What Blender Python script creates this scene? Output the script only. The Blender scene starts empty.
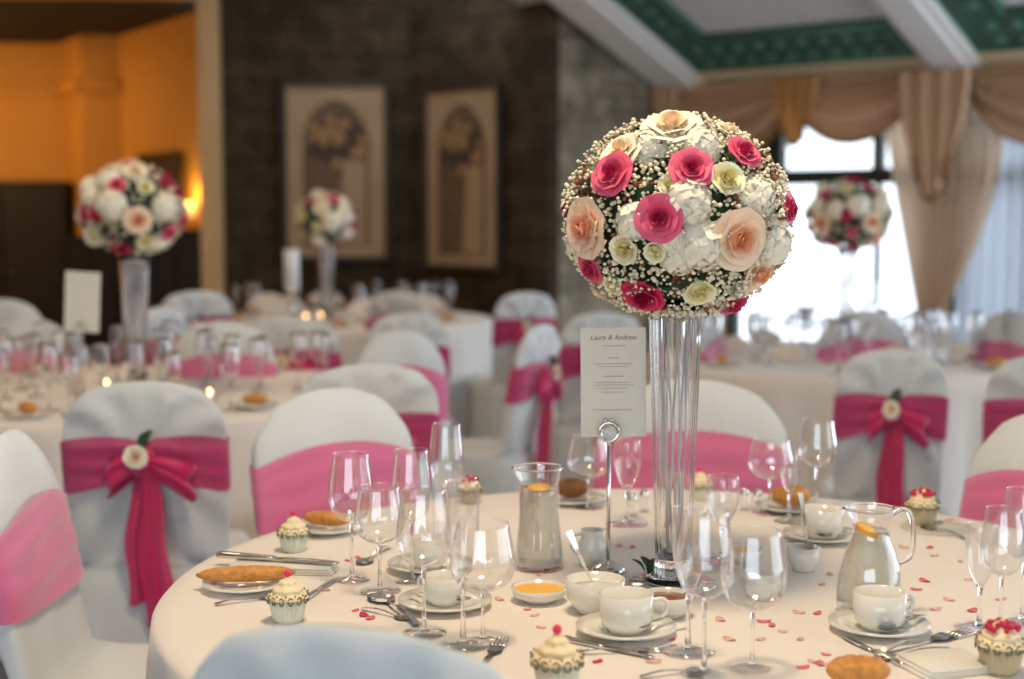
import bpy, math, random
from mathutils import Vector, Matrix, noise
PI = math.pi
sc = bpy.context.scene
COL = sc.collection
R = random.Random(7)

# ------------------------------------------------------------------ camera
F = 1422.0
CAM = Vector((0, 0, 1.40)); PITCH = math.atan(126.5 / F)
cd = bpy.data.cameras.new('camera'); cam = bpy.data.objects.new('camera', cd); COL.objects.link(cam)
cam.location = CAM; cam.rotation_euler = (PI / 2 - PITCH, 0, 0)
cd.sensor_width = 36; cd.lens = F * 36 / 1024; cd.clip_start = .05; cd.clip_end = 200
cd.dof.use_dof = True; cd.dof.focus_distance = 2.36; cd.dof.aperture_fstop = 2.1
sc.camera = cam
sc.view_settings.view_transform = 'Standard'; sc.view_settings.look = 'None'
sc.view_settings.exposure = 0.0; sc.view_settings.gamma = 1; sc.view_settings.use_curve_mapping = False
try:
    sc.cycles.max_bounces = 10; sc.cycles.transparent_max_bounces = 32; sc.cycles.transmission_bounces = 10
    sc.cycles.diffuse_bounces = 4; sc.cycles.sample_clamp_indirect = 6; sc.cycles.caustics_reflective = False
except Exception: pass
# ------------------------------------------------------------------ world: bright overcast sky
w = bpy.data.worlds.new('overcast_sky'); sc.world = w; w.use_nodes = True
w.node_tree.nodes['Background'].inputs[0].default_value = (.86, .93, 1, 1)
w.node_tree.nodes['Background'].inputs[1].default_value = 2.7

def area_light(name, loc, target, sx, sy, power, col, shape='RECTANGLE'):
    l = bpy.data.lights.new(name, 'AREA'); l.shape = shape; l.size = sx
    if shape == 'RECTANGLE': l.size_y = sy
    l.energy = power; l.color = col
    o = bpy.data.objects.new(name, l); COL.objects.link(o); o.location = loc
    o.rotation_euler = (Vector(target) - Vector(loc)).to_track_quat('-Z', 'Y').to_euler()
    return o
# daylight through the window wall (right, mostly outside the frame) and the windows behind the camera
WARM = (1, .77, .51); COOL = (.70, .84, 1)
area_light('window_daylight_right', (5.35, 6.75, 1.4), (.2, 5.0, .8), 3.4, 2.0, 115, COOL)
area_light('window_daylight_back', (-1.2, -2.7, 1.7), (-.6, 4, .9), 4.0, 1.8, 34, (.60, .80, 1))

def ray(px, py):
    f = Vector((0, math.cos(PITCH), -math.sin(PITCH))); u = Vector((0, math.sin(PITCH), math.cos(PITCH)))
    return f + Vector((1, 0, 0)) * ((px - 512) / F) - u * ((py - 339.5) / F)
def at_z(px, py, z):
    d = ray(px, py); return CAM + d * ((z - CAM.z) / d.z)
def at_y(px, py, y):
    d = ray(px, py); return CAM + d * (y / d.y)
TZ = .75

# ------------------------------------------------------------------ mesh helpers
class MB:
    def __init__(s): s.v = []; s.f = []
    def add(s, o, M=None):
        b = len(s.v)
        s.v += [tuple(M @ Vector(p)) if M is not None else p for p in o.v]
        s.f += [tuple(i + b for i in q) for q in o.f]; return s
    def mesh(s, name, mat, smooth=True):
        me = bpy.data.meshes.new(name); me.from_pydata([tuple(p) for p in s.v], [], s.f); me.update()
        if smooth: me.polygons.foreach_set('use_smooth', [True] * len(me.polygons))
        if mat: me.materials.append(mat)
        return me
def lathe(prof, n=32, fn=None):
    m = MB()
    for (r, z) in prof:
        for k in range(n):
            a = 2 * PI * k / n; rr = r if fn is None else fn(r, z, a)
            m.v.append((rr * math.cos(a), rr * math.sin(a), z))
    for i in range(len(prof) - 1):
        for k in range(n):
            k2 = (k + 1) % n; m.f.append((i * n + k, i * n + k2, (i + 1) * n + k2, (i + 1) * n + k))
    return m
def loft(rings, cap0=True, cap1=True):
    m = MB(); n = len(rings[0])
    for r in rings: m.v += [tuple(p) for p in r]
    for i in range(len(rings) - 1):
        for k in range(n):
            k2 = (k + 1) % n; m.f.append((i * n + k, i * n + k2, (i + 1) * n + k2, (i + 1) * n + k))
    if cap0: m.f.append(tuple(range(n))[::-1])
    if cap1: b = (len(rings) - 1) * n; m.f.append(tuple(range(b, b + n)))
    return m
def curve3(p, n=4):
    out = []; p = [Vector(q) for q in p]
    for i in range(len(p) - 1):
        a, b, c, d = p[max(0, i - 1)], p[i], p[i + 1], p[min(len(p) - 1, i + 2)]
        for k in range(n): t = k / n; out.append(.5 * (2 * b + (c - a) * t + (2 * a - 5 * b + 4 * c - d) * t * t + (3 * b - a - 3 * c + d) * t ** 3))
    return out + [p[-1]]
def tube(pts, rad, n=10):
    pts = [Vector(p) for p in pts]; rings = []
    if not hasattr(rad, '__len__'): rad = [rad] * len(pts)
    pn = None
    for i, p in enumerate(pts):
        t = (pts[min(i + 1, len(pts) - 1)] - pts[max(i - 1, 0)]).normalized()
        if pn is None: pn = t.orthogonal().normalized()
        pn = (pn - t * pn.dot(t)).normalized(); b = t.cross(pn)
        rings.append([p + (pn * math.cos(2 * PI * k / n) + b * math.sin(2 * PI * k / n)) * rad[i] for k in range(n)])
    return loft(rings)
def grid(fn, nu, nv, thick=0):
    m = MB()
    for i in range(nu + 1):
        for j in range(nv + 1): m.v.append(tuple(fn(i / nu, j / nv)))
    for i in range(nu):
        for j in range(nv):
            a = i * (nv + 1) + j; m.f.append((a, a + nv + 1, a + nv + 2, a + 1))
    return m
def box(x0, x1, y0, y1, z0, z1, b=0.0):
    m = MB()
    if b <= 0:
        m.v = [(x0, y0, z0), (x1, y0, z0), (x1, y1, z0), (x0, y1, z0), (x0, y0, z1), (x1, y0, z1), (x1, y1, z1), (x0, y1, z1)]
        m.f = [(3, 2, 1, 0), (4, 5, 6, 7), (0, 1, 5, 4), (1, 2, 6, 5), (2, 3, 7, 6), (3, 0, 4, 7)]; return m
    def rr(z, i): return [(x0 + i, y0 + b, z), (x0 + b, y0 + i, z), (x1 - b, y0 + i, z), (x1 - i, y0 + b, z), (x1 - i, y1 - b, z), (x1 - b, y1 - i, z), (x0 + b, y1 - i, z), (x0 + i, y1 - b, z)]
    return loft([rr(z0, b * .6), rr(z0 + b, 0), rr(z1 - b, 0), rr(z1, b * .6)])
def ball(c, r, n=10, m_=7, sc_=(1, 1, 1)):
    prof = [(max(1e-5, math.sin(PI * i / m_)), -math.cos(PI * i / m_)) for i in range(m_ + 1)]
    return MB().add(lathe(prof, n), Matrix.Translation(c) @ Matrix.Diagonal((r * sc_[0], r * sc_[1], r * sc_[2], 1)))
def prism(pts, z0, z1):
    return loft([[(x, y, z0) for x, y in pts], [(x, y, z1) for x, y in pts]])

def props(o, label=None, cat=None, group=None, kind=None):
    if label: o['label'] = label
    if cat: o['category'] = cat
    if group: o['group'] = group
    if kind: o['kind'] = kind
    return o
def put(name, me, parent=None, loc=(0, 0, 0), rot=(0, 0, 0), mat=None, smooth=True, scale=None):
    if isinstance(me, MB): me = me.mesh(name, mat, smooth)
    o = bpy.data.objects.new(name, me); COL.objects.link(o); o.parent = parent; o.location = loc; o.rotation_euler = rot
    if scale is not None: o.scale = scale if hasattr(scale, '__len__') else (scale,) * 3
    return o
def empty(name, label, cat, loc=(0, 0, 0), rz=0, group=None, rot=None):
    o = bpy.data.objects.new(name, None); COL.objects.link(o); o.location = loc; o.rotation_euler = rot or (0, 0, rz)
    o.empty_display_size = .05
    return props(o, label, cat, group)
def dup(root, loc, rot=None, label=None, group=None, scale=None, cat=None):
    def cp(o, par):
        c = o.copy(); COL.objects.link(c); c.parent = par
        for ch in [x for x in KIDS.get(o.name, [])]: cp(ch, c)
        return c
    r = cp(root, None); r.location = loc
    if rot is not None: r.rotation_euler = rot if hasattr(rot, '__len__') else (0, 0, rot)
    if scale is not None: r.scale = scale if hasattr(scale, '__len__') else (scale,) * 3
    if label: r['label'] = label
    if group: r['group'] = group
    return r
KIDS = {}
def remember(o):
    KIDS[o.name] = [c for c in COL.objects if c.parent == o]
    for c in KIDS[o.name]: remember(c)
class Kind:
    """a prototype thing: the first place() moves it, the later ones copy it"""
    def __init__(s, o): s.o = o; s.used = False; remember(o)
    def place(s, loc, rot=0, label=None, group=None, scale=None):
        if not s.used:
            s.used = True; o = s.o; o.location = loc
            o.rotation_euler = rot if hasattr(rot, '__len__') else (0, 0, rot)
            if scale is not None: o.scale = scale if hasattr(scale, '__len__') else (scale,) * 3
            if label: o['label'] = label
            if group: o['group'] = group
            return o
        o = dup(s.o, loc, rot, label, None, scale if scale is not None else 1)
        if group: o['group'] = group
        elif 'group' in o: del o['group']
        return o

# ------------------------------------------------------------------ materials
def mat(name, col, rough=.6, metal=0, var=.06, vscale=20, bump=0, bscale=60, trans=0, ior=1.45, sheen=0, sss=0, alpha=1, emit=None, spec=.5, coat=0):
    m = bpy.data.materials.new(name); m.use_nodes = True; N = m.node_tree.nodes; L = m.node_tree.links
    b = N['Principled BSDF']; b.inputs['Roughness'].default_value = rough; b.inputs['Metallic'].default_value = metal
    b.inputs['IOR'].default_value = ior; b.inputs['Transmission Weight'].default_value = trans
    b.inputs['Sheen Weight'].default_value = sheen; b.inputs['Alpha'].default_value = alpha
    b.inputs['Specular IOR Level'].default_value = spec; b.inputs['Coat Weight'].default_value = coat
    if sss: b.inputs['Subsurface Weight'].default_value = sss; b.inputs['Subsurface Radius'].default_value = (.02, .015, .01); b.inputs['Subsurface Scale'].default_value = .3
    tc = N.new('ShaderNodeTexCoord')
    if var:
        n = N.new('ShaderNodeTexNoise'); n.inputs['Scale'].default_value = vscale; n.inputs['Detail'].default_value = 3
        L.new(tc.outputs['Object'], n.inputs['Vector'])
        r = N.new('ShaderNodeMapRange'); r.inputs['To Min'].default_value = 1 - var; r.inputs['To Max'].default_value = 1 + var
        L.new(n.outputs['Fac'], r.inputs['Value'])
        mx = N.new('ShaderNodeMix'); mx.data_type = 'RGBA'; mx.blend_type = 'MULTIPLY'; mx.inputs[0].default_value = 1
        mx.inputs[6].default_value = (*col, 1); L.new(r.outputs[0], mx.inputs[7]); L.new(mx.outputs[2], b.inputs['Base Color'])
    else: b.inputs['Base Color'].default_value = (*col, 1)
    if bump:
        n2 = N.new('ShaderNodeTexNoise'); n2.inputs['Scale'].default_value = bscale; L.new(tc.outputs['Object'], n2.inputs['Vector'])
        bp = N.new('ShaderNodeBump'); bp.inputs['Strength'].default_value = bump; bp.inputs['Distance'].default_value = .01
        L.new(n2.outputs['Fac'], bp.inputs['Height']); L.new(bp.outputs[0], b.inputs['Normal'])
    if emit: b.inputs['Emission Color'].default_value = (*emit[0], 1); b.inputs['Emission Strength'].default_value = emit[1]
    return m
def thin_glass(name, tint=(1, 1, 1), base=.04, edge=.7):
    """thin-walled glass: clear face on, reflecting more and more towards grazing angles"""
    m = bpy.data.materials.new(name); m.use_nodes = True; N = m.node_tree.nodes; L = m.node_tree.links; N.clear()
    out = N.new('ShaderNodeOutputMaterial'); mix = N.new('ShaderNodeMixShader'); t = N.new('ShaderNodeBsdfTransparent'); g = N.new('ShaderNodeBsdfGlossy')
    t.inputs[0].default_value = (*tint, 1); g.inputs['Roughness'].default_value = .03; g.inputs[0].default_value = (1, 1, 1, 1)
    lw = N.new('ShaderNodeLayerWeight'); lw.inputs[0].default_value = .5
    pw = N.new('ShaderNodeMath'); pw.operation = 'POWER'; pw.inputs[1].default_value = 3.0; L.new(lw.outputs['Facing'], pw.inputs[0])
    mr = N.new('ShaderNodeMapRange'); mr.inputs['To Min'].default_value = base; mr.inputs['To Max'].default_value = edge
    L.new(pw.outputs[0], mr.inputs['Value']); L.new(mr.outputs[0], mix.inputs[0]); L.new(t.outputs[0], mix.inputs[1]); L.new(g.outputs[0], mix.inputs[2])
    L.new(mix.outputs[0], out.inputs[0]); return m
def organza(name, col, alpha):
    m = mat(name, col, .45, var=.12, vscale=9, sheen=.6, alpha=alpha)
    return m
def masonry(name, c1, c2, mortar, sx, bump=.6, scale=1.0):
    m = bpy.data.materials.new(name); m.use_nodes = True; N = m.node_tree.nodes; L = m.node_tree.links
    b = N['Principled BSDF']; b.inputs['Roughness'].default_value = .85; b.inputs['Specular IOR Level'].default_value = .2
    tc = N.new('ShaderNodeTexCoord'); mp = N.new('ShaderNodeMapping'); mp.inputs['Scale'].default_value = (scale, scale, scale)
    L.new(tc.outputs['UV'], mp.inputs[0])
    br = N.new('ShaderNodeTexBrick'); br.inputs['Scale'].default_value = 1; br.inputs['Brick Width'].default_value = sx; br.inputs['Row Height'].default_value = .2
    br.inputs['Mortar Size'].default_value = .012; br.inputs['Mortar Smooth'].default_value = .4; br.inputs['Color1'].default_value = (*c1, 1); br.inputs['Color2'].default_value = (*c2, 1); br.inputs['Mortar'].default_value = (*mortar, 1)
    L.new(mp.outputs[0], br.inputs['Vector'])
    n = N.new('ShaderNodeTexNoise'); n.inputs['Scale'].default_value = 5; n.inputs['Detail'].default_value = 5; L.new(tc.outputs['Object'], n.inputs['Vector'])
    r = N.new('ShaderNodeMapRange'); r.inputs['From Min'].default_value = .3; r.inputs['From Max'].default_value = .7; r.inputs['To Min'].default_value = .55; r.inputs['To Max'].default_value = 1.45; L.new(n.outputs['Fac'], r.inputs['Value'])
    mx = N.new('ShaderNodeMix'); mx.data_type = 'RGBA'; mx.blend_type = 'MULTIPLY'; mx.inputs[0].default_value = 1
    L.new(br.outputs['Color'], mx.inputs[6]); L.new(r.outputs[0], mx.inputs[7]); L.new(mx.outputs[2], b.inputs['Base Color'])
    bp = N.new('ShaderNodeBump'); bp.inputs['Strength'].default_value = bump; bp.inputs['Distance'].default_value = .02
    inv = N.new('ShaderNodeMath'); inv.operation = 'SUBTRACT'; L.new(n.outputs['Fac'], inv.inputs[0]); L.new(br.outputs['Fac'], inv.inputs[1])
    L.new(inv.outputs[0], bp.inputs['Height']); L.new(bp.outputs[0], b.inputs['Normal']); return m

def drape(name, col, tr):
    m = mat(name, col, .42, var=.10, vscale=10, sheen=.3); N = m.node_tree.nodes; L = m.node_tree.links
    b = N['Principled BSDF']; t = N.new('ShaderNodeBsdfTranslucent'); t.inputs[0].default_value = (*col, 1); mx = N.new('ShaderNodeMixShader'); mx.inputs[0].default_value = tr
    out = [n for n in N if n.type == 'OUTPUT_MATERIAL'][0]; L.new(b.outputs[0], mx.inputs[1]); L.new(t.outputs[0], mx.inputs[2]); L.new(mx.outputs[0], out.inputs[0]); return m
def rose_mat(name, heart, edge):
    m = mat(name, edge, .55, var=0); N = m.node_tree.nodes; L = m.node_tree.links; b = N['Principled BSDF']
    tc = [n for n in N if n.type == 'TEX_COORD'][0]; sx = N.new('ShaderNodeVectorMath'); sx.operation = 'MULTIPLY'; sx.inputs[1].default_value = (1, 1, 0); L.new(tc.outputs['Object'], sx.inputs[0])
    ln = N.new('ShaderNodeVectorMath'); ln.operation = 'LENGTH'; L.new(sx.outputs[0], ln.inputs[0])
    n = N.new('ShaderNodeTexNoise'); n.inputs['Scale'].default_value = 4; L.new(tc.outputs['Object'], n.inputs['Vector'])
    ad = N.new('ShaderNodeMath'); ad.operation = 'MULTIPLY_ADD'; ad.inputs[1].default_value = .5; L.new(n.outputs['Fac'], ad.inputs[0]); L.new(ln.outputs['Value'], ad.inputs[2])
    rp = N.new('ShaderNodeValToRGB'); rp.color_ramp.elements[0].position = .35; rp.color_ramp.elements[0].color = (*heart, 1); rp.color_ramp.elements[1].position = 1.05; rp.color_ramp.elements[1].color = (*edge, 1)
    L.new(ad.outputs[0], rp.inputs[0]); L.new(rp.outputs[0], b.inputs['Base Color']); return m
M = dict(
    cloth=mat('table_linen', (.86, .80, .73), .8, var=.03, vscale=6, sheen=.2),
    cover=mat('chair_cover_cloth', (.67, .71, .72), .8, var=.04, vscale=8, sheen=.2, bump=.15, bscale=14),
    sash=organza('organza_sash', (.80, .17, .36), .86),
    band=organza('organza_band', (.62, .02, .17), .80),
    bow=organza('organza_bow', (.66, .012, .14), .93),
    stone=masonry('dark_stone', (.066, .044, .024), (.045, .032, .018), (.032, .023, .014), .42),
    pier=masonry('window_lit_stone', (.30, .25, .18), (.17, .145, .105), (.36, .32, .25), .5, .9),  # pier stone lightened: the window light on it is put into the colour
    carpet=mat('carpet', (.20, .19, .21), .95, var=.25, vscale=30, bump=.4, bscale=300),
    cream=mat('cream_paint', (.80, .68, .45), .6, var=.04),
    white=mat('white_paint', (.88, .85, .80), .6, var=.03),
    ceil=mat('ceiling_paint', (.74, .73, .70), .8, var=.04, vscale=4),
    green=mat('green_frieze', (.045, .135, .085), .6, var=.25, vscale=14),
    greenl=mat('green_ornament', (.10, .24, .17), .5, var=.1),
    amber=mat('amber_paint', (.68, .33, .055), .7, var=.10, vscale=12),
    oak=mat('pale_oak', (.66, .42, .20), .5, var=.15, vscale=8),
    dark=mat('dark_wood', (.018, .012, .008), .45, var=.4, vscale=6),
    dgreen=mat('dark_green_paint', (.02, .04, .03), .4),
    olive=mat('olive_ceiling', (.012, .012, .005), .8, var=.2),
    swag=drape('gold_damask', (.68, .44, .26), .12),
    tongue=drape('gold_lining', (.66, .33, .09), .2),
    curtain=drape('champagne_curtain', (.90, .73, .56), .5),
    tassel=mat('bronze_fringe', (.30, .14, .04), .5, var=.3, vscale=80),
    sheer=drape('sheer_voile', (.74, .82, .93), .33),
    glass=mat('crystal', (1, 1, 1), .0, var=0, trans=1, ior=1.5),
    thin=thin_glass('thin_crystal', (.992, .994, .996), .07, .88),
    pane=thin_glass('window_pane', (.98, .99, 1), .03, .3),
    porcelain=mat('porcelain', (.80, .79, .72), .15, var=.02, coat=.4),
    silver=mat('silver', (.75, .73, .70), .16, metal=1, var=.08),
    gold=mat('gold_plate', (.85, .55, .20), .2, metal=1, var=.08),
    water=mat('cloudy_lemonade', (.87, .86, .76), .15, var=.02, trans=.6, ior=1.2, sss=.3),
    lemon=mat('lemon_flesh', (.95, .55, .06), .4, var=.2, vscale=60),
    rind=mat('orange_rind', (.95, .36, .02), .4, var=.1),
    butter=mat('apricot_butter', (.95, .52, .08), .4, var=.1),
    coffee=mat('brown_sauce', (.25, .09, .02), .25, var=.1),
    crust=mat('bread_crust', (.62, .27, .06), .5, var=.6, vscale=60, bump=1, bscale=60),
    crustd=mat('dark_bread_crust', (.22, .09, .03), .6, var=.35, vscale=25, bump=.5, bscale=60),
    frosting=mat('cream_frosting', (.90, .78, .50), .5, var=.05, sss=.2),
    wrapper=mat('cupcake_wrapper', (.72, .76, .62), .7, var=.05),
    lace=mat('bronze_lace', (.20, .18, .10), .6, var=.2),
    wrapr=mat('kraft_wrapper', (.52, .44, .28), .7, var=.1),
    pink=mat('pink_icing', (.82, .03, .12), .4, var=.25, vscale=50),
    redp=mat('raspberry_icing', (.55, .015, .06), .4, var=.4, vscale=60),
    conf=mat('pink_confetti', (.85, .18, .22), .6, var=.25, vscale=30),
    confp=mat('pale_pink_confetti', (.85, .50, .42), .7, var=.2, vscale=30),
    confd=mat('deep_pink_confetti', (.80, .01, .13), .5, var=.2),
    card=mat('ivory_card', (.80, .77, .68), .7, var=.02),
    ink=mat('grey_ink', (.22, .20, .17), .8, var=0),
    wax=mat('white_wax', (.85, .87, .92), .5, var=.02, sss=.2),
    flame=mat('flame', (1, .6, .2), .5, var=0, emit=((1, .55, .2), 14)),
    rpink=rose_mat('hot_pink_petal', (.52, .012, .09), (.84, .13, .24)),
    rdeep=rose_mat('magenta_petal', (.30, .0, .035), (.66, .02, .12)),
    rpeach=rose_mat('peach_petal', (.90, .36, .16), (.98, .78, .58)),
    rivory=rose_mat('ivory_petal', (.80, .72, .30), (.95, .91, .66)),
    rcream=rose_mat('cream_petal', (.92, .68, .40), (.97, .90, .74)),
    hyd=mat('white_petal', (.94, .89, .74), .6, var=.08, vscale=20),
    gyp=mat('gypsophila_buds', (.92, .86, .64), .7, var=.12, vscale=30),
    leaf=mat('dark_leaf', (.025, .06, .025), .45, var=.4, vscale=30),
    brown=mat('dusky_buds', (.28, .10, .05), .6, var=.4, vscale=60),
    canvas=mat('old_canvas', (.40, .27, .15), .7, var=.25, vscale=3),
    cshade=mat('umber_paint', (.15, .092, .05), .7, var=.5, vscale=10),
    cmid=mat('sienna_paint', (.07, .045, .028), .7, var=.6),
    cochre=mat('ochre_paint', (.34, .19, .08), .7, var=.5, vscale=10),
    pframe=mat('picture_frame_wood', (.03, .02, .013), .4, var=.3),
)

# ------------------------------------------------------------------ the room
def st(o): o['kind'] = 'structure'; return o
def wall(name, p0, p1, z0, z1, m, thick=.12, side=1, parent=None):
    p0 = Vector(p0); p1 = Vector(p1); d = p1 - p0; L = d.length; d.normalize(); n = Vector((-d.y, d.x)) * side * thick
    q = [p0, p1, p1 + n, p0 + n]
    m_ = MB(); m_.v = [(a.x, a.y, z0) for a in q] + [(a.x, a.y, z1) for a in q]
    m_.f = [(3, 2, 1, 0), (4, 5, 6, 7), (0, 1, 5, 4), (1, 2, 6, 5), (2, 3, 7, 6), (3, 0, 4, 7)]
    me = m_.mesh(name, m, False); uv = me.uv_layers.new()
    for pl in me.polygons:
        for li in pl.loop_indices:
            v = me.vertices[me.loops[li].vertex_index].co
            uv.data[li].uv = ((Vector((v.x, v.y)) - p0).dot(d), v.z)
    o = put(name, me, parent)
    return st(o) if parent is None else o
A = at_y(670, 85, 11.0); ZC = A.z                               # where the stone pier meets the window wall, cornice foot
B = at_z(1024, 62, ZC)
U3 = (B - A).normalized(); U2 = Vector((U3.x, U3.y)); A2 = Vector((A.x, A.y))
NIN = Vector((-U2.y, U2.x)) * -1                                 # towards the room (camera side)
if NIN.dot(Vector((0, -1))) < 0: NIN = -NIN
C0 = at_y(548, 0, 10.0); P548 = Vector((C0.x, C0.y))
PC = Vector(((410 - 512) / F * 11.0, 11.0)); P225 = Vector(((225 - 512) / F * 11.0, 11.0)); P205 = Vector(((205 - 512) / F * 11.0, 11.0))
st(put('floor', box(-7, 10.5, -3.2, 15, -.1, 0), mat=M['carpet'], smooth=False))
wall('wall_back', P225, PC, 0, 4.2, M['stone'])
wall('wall_niche', PC, P548, 0, 4.2, M['stone'])
wall('wall_pier', P548 + (A2 - P548).normalized() * .03, A2 + Vector((.0, .0)), 0, 3.3, M['pier'])
# window wall: a run of posts, sill and transom with panes between
def wpt(u, off=0): p = A2 + U2 * u + NIN * off; return p
WL = 9.6
def wbox(u0, u1, z0, z1, o0, o1, b=0):
    m_ = box(u0, u1, o0, o1, z0, z1, b)
    return MB().add(m_, Matrix(((U2.x, NIN.x, 0, A2.x), (U2.y, NIN.y, 0, A2.y), (0, 0, 1, 0), (0, 0, 0, 1))))
def u_at(px, z=1.4):
    d = ray(px, 213); d2 = Vector((d.x, d.y)); # intersect with the wall line
    den = d2.x * U2.y - d2.y * U2.x; t = (A2.x * U2.y - A2.y * U2.x) / den; p = d2 * t
    return (p - A2).dot(U2)
uw0, uw1 = u_at(726), u_at(926)
uq0, uq1 = u_at(952), u_at(1120)
ztr = at_y(825, 176, wpt(u_at(825)).y).z; ztop = 2.30; zsill = .22
opens = [(uw0, uw1), (uq0, uq1)]
x = uq1 + .35
while x + 1.35 < WL: opens.append((x, x + 1.35)); x += 1.7
prev = 0
parts_w = MB()
for (a, b) in opens: parts_w.add(wbox(prev, a, 0, ZC + .6, -.16, 0)); parts_w.add(wbox(a, b, 0, zsill, -.16, 0)); parts_w.add(wbox(a, b, ztop, ZC + .6, -.16, 0)); prev = b
parts_w.add(wbox(prev, WL, 0, ZC + .6, -.16, 0))
st(put('wall_window_side', parts_w, mat=M['cream'], smooth=False))
for i, (a, b) in enumerate(opens):
    e = bpy.data.objects.new('window_%d' % (i + 1), None); COL.objects.link(e); st(e)
    fr = MB(); t = .07
    mids = [a + (b - a) * .5] if i != 0 else [u_at(775), u_at(874)]
    fr.add(wbox(a, a + t, zsill, ztop, -.12, -.02)); fr.add(wbox(b - t, b, zsill, ztop, -.12, -.02))
    fr.add(wbox(a, b, ztop - t, ztop, -.12, -.02)); fr.add(wbox(a, b, zsill, zsill + t, -.12, -.02))
    fr.add(wbox(a, b, ztr - .06, ztr + .05, -.125, -.015, .01))
    for mu in mids: fr.add(wbox(mu - .035, mu + .035, zsill if i else ztr, ztop, -.12, -.02, .008))
    if i == 0: fr.add(wbox(mids[1] - .014, mids[1] + .014, ztr - .75, ztr, -.11, -.03, .005)); fr.add(wbox(a, mids[0] + .03, ztr, ztop, -.11, -.03)); fr.add(wbox(mids[1] - .012, mids[1] + .012, zsill, ztr - .75, -.10, -.04, .004))
    put('window_frame', fr, e, mat=M['dgreen'], smooth=False)
    put('window_pane', wbox(a + t, b - t, zsill + t, ztop - t, -.075, -.069), e, mat=M['pane'], smooth=False)
    put('window_sill', wbox(a - .04, b + .04, zsill - .04, zsill, -.02, .10, .008), e, mat=M['white'], smooth=False)
# sloped coffered ceiling rising from the window wall
Cn = U3.cross(C0 - A).normalized(); V3 = Cn.cross(U3)
if V3.z < 0: V3 = -V3
N3 = U3.cross(V3).normalized()
if N3.z > 0: N3 = -N3                                             # pointing down into the room
SL = Matrix(((U3.x, V3.x, N3.x, A.x), (U3.y, V3.y, N3.y, A.y), (U3.z, V3.z, N3.z, A.z), (0, 0, 0, 1)))
def sbox(u0, u1, v0, v1, n0, n1, b=0): return MB().add(box(u0, u1, v0, v1, n0, n1, b), SL)
VM = 3.0; ZTOPC = (A + V3 * VM).z
st(put('ceiling_sloped', sbox(-.4, WL, -.1, VM, -.12, 0), mat=M['ceil'], smooth=False))
st(put('trim_1', sbox(-.02, WL, -.02, .27, 0, .045, .012).add(sbox(-.02, WL, .12, .22, .045, .06, .01)), mat=M['cream'], smooth=False))
bu = [-.04, 2.12, 4.28, 6.5, 8.72]
for k, u in enumerate(bu):
    wdt = .42 if k == 0 else .34
    m_ = sbox(u, u + wdt, .12, VM, 0, .08, .015); m_.add(sbox(u + .06, u + wdt - .06, .14, VM, .08, .11, .01))
    st(put('trim_%d' % (k + 2), m_, mat=M['white'], smooth=False))
    if k == len(bu) - 1: break
    e = bpy.data.objects.new('trim_%d' % (k + 12), None); COL.objects.link(e); st(e)
    u0 = u + wdt
    gb = sbox(u0, u0 + .36, .24, VM, 0, .03, .006); gb.add(sbox(u0 + .36, bu[k + 1], .24, .78, 0, .03, .006))
    put('frieze_board', gb, e, mat=M['green'], smooth=False)
    orn = MB(); q = u0 + .2
    while q < bu[k + 1] - .05:
        for vv in (.40, .60): orn.add(MB().add(ball((0, 0, 0), .045, 10, 6, (1, 1.2, .35)), SL @ Matrix.Translation((q, vv, .035))))
        q += .16
    q = .9
    while q < VM - .1: orn.add(MB().add(ball((0, 0, 0), .045, 10, 6, (1.2, 1, .35)), SL @ Matrix.Translation((u0 + .18, q, .035)))); q += .16
    orn.add(sbox(u0 + .01, bu[k + 1], .27, .31, .03, .045)); orn.add(sbox(u0 + .34, bu[k + 1], .72, .76, .03, .045)); orn.add(sbox(u0 + .32, u0 + .35, .76, VM, .03, .045))
    put('ornament', orn, e, mat=M['greenl'])
# flat ceiling over the rest
T0 = A + V3 * VM; 
e0 = Vector((T0.x, T0.y)) - U2 * 1.6; e1 = Vector((T0.x, T0.y)) + U2 * WL
pts = [(e0.x, e0.y), (e1.x, e1.y), (10.5, -3.2), (-7, -3.2), (-7, 11.2), (-.5, 11.2)]
st(put('ceiling', prism(pts, ZTOPC, ZTOPC + .1), mat=M['ceil'], smooth=False))
# wall over the opening into the amber room, its post, and the room beyond
wall('wall_left', (-6.9, -3.2), (-6.9, 15), 0, 4.2, M['amber'])
st(put('wall_behind', box(-7, -3.4, -3.3, -3.2, 0, ZTOPC).add(box(1.2, 10.5, -3.3, -3.2, 0, ZTOPC)).add(box(-3.4, 1.2, -3.3, -3.2, 0, .6)).add(box(-3.4, 1.2, -3.3, -3.2, 2.7, ZTOPC)), mat=M['cream'], smooth=False))
st(put('trim_20', box(P205.x, P225.x, 10.86, 11.14, 0, 4.2, .01), mat=M['oak'], smooth=False))
def Lp(px, y): return Vector(((px - 512) / F * y, y))
pl = [Vector((-6.9, 14.0)), Lp(66, 14.0), Lp(86, 13.35), Lp(125, 13.4), Lp(206, 11.75)]
e = bpy.data.objects.new('wall_alcove', None); COL.objects.link(e); st(e)
zr = at_y(60, 92, 14).z; zl = at_y(52, 43, 14).z
st(put('wall_lintel', box(-6.9, P205.x, 10.95, 11.15, zl, 4.2), mat=M['amber'], smooth=False))
for k in range(4):
    wall('wall_panel', pl[k], pl[k + 1], 0, zl + .05, M['amber'], parent=e)
    if k < 3:
        nn = Vector((-(pl[k + 1] - pl[k]).y, (pl[k + 1] - pl[k]).x)).normalized() * -.06
        wall('picture_rail', pl[k] + nn, pl[k + 1] + nn, zr - .05, zr + .06, M['amber'], .08, parent=e)
st(put('ceiling_alcove', box(-6.9, P205.x + .02, 11.15, 14.2, zl, zl + .1), mat=M['olive'], smooth=False))
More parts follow.
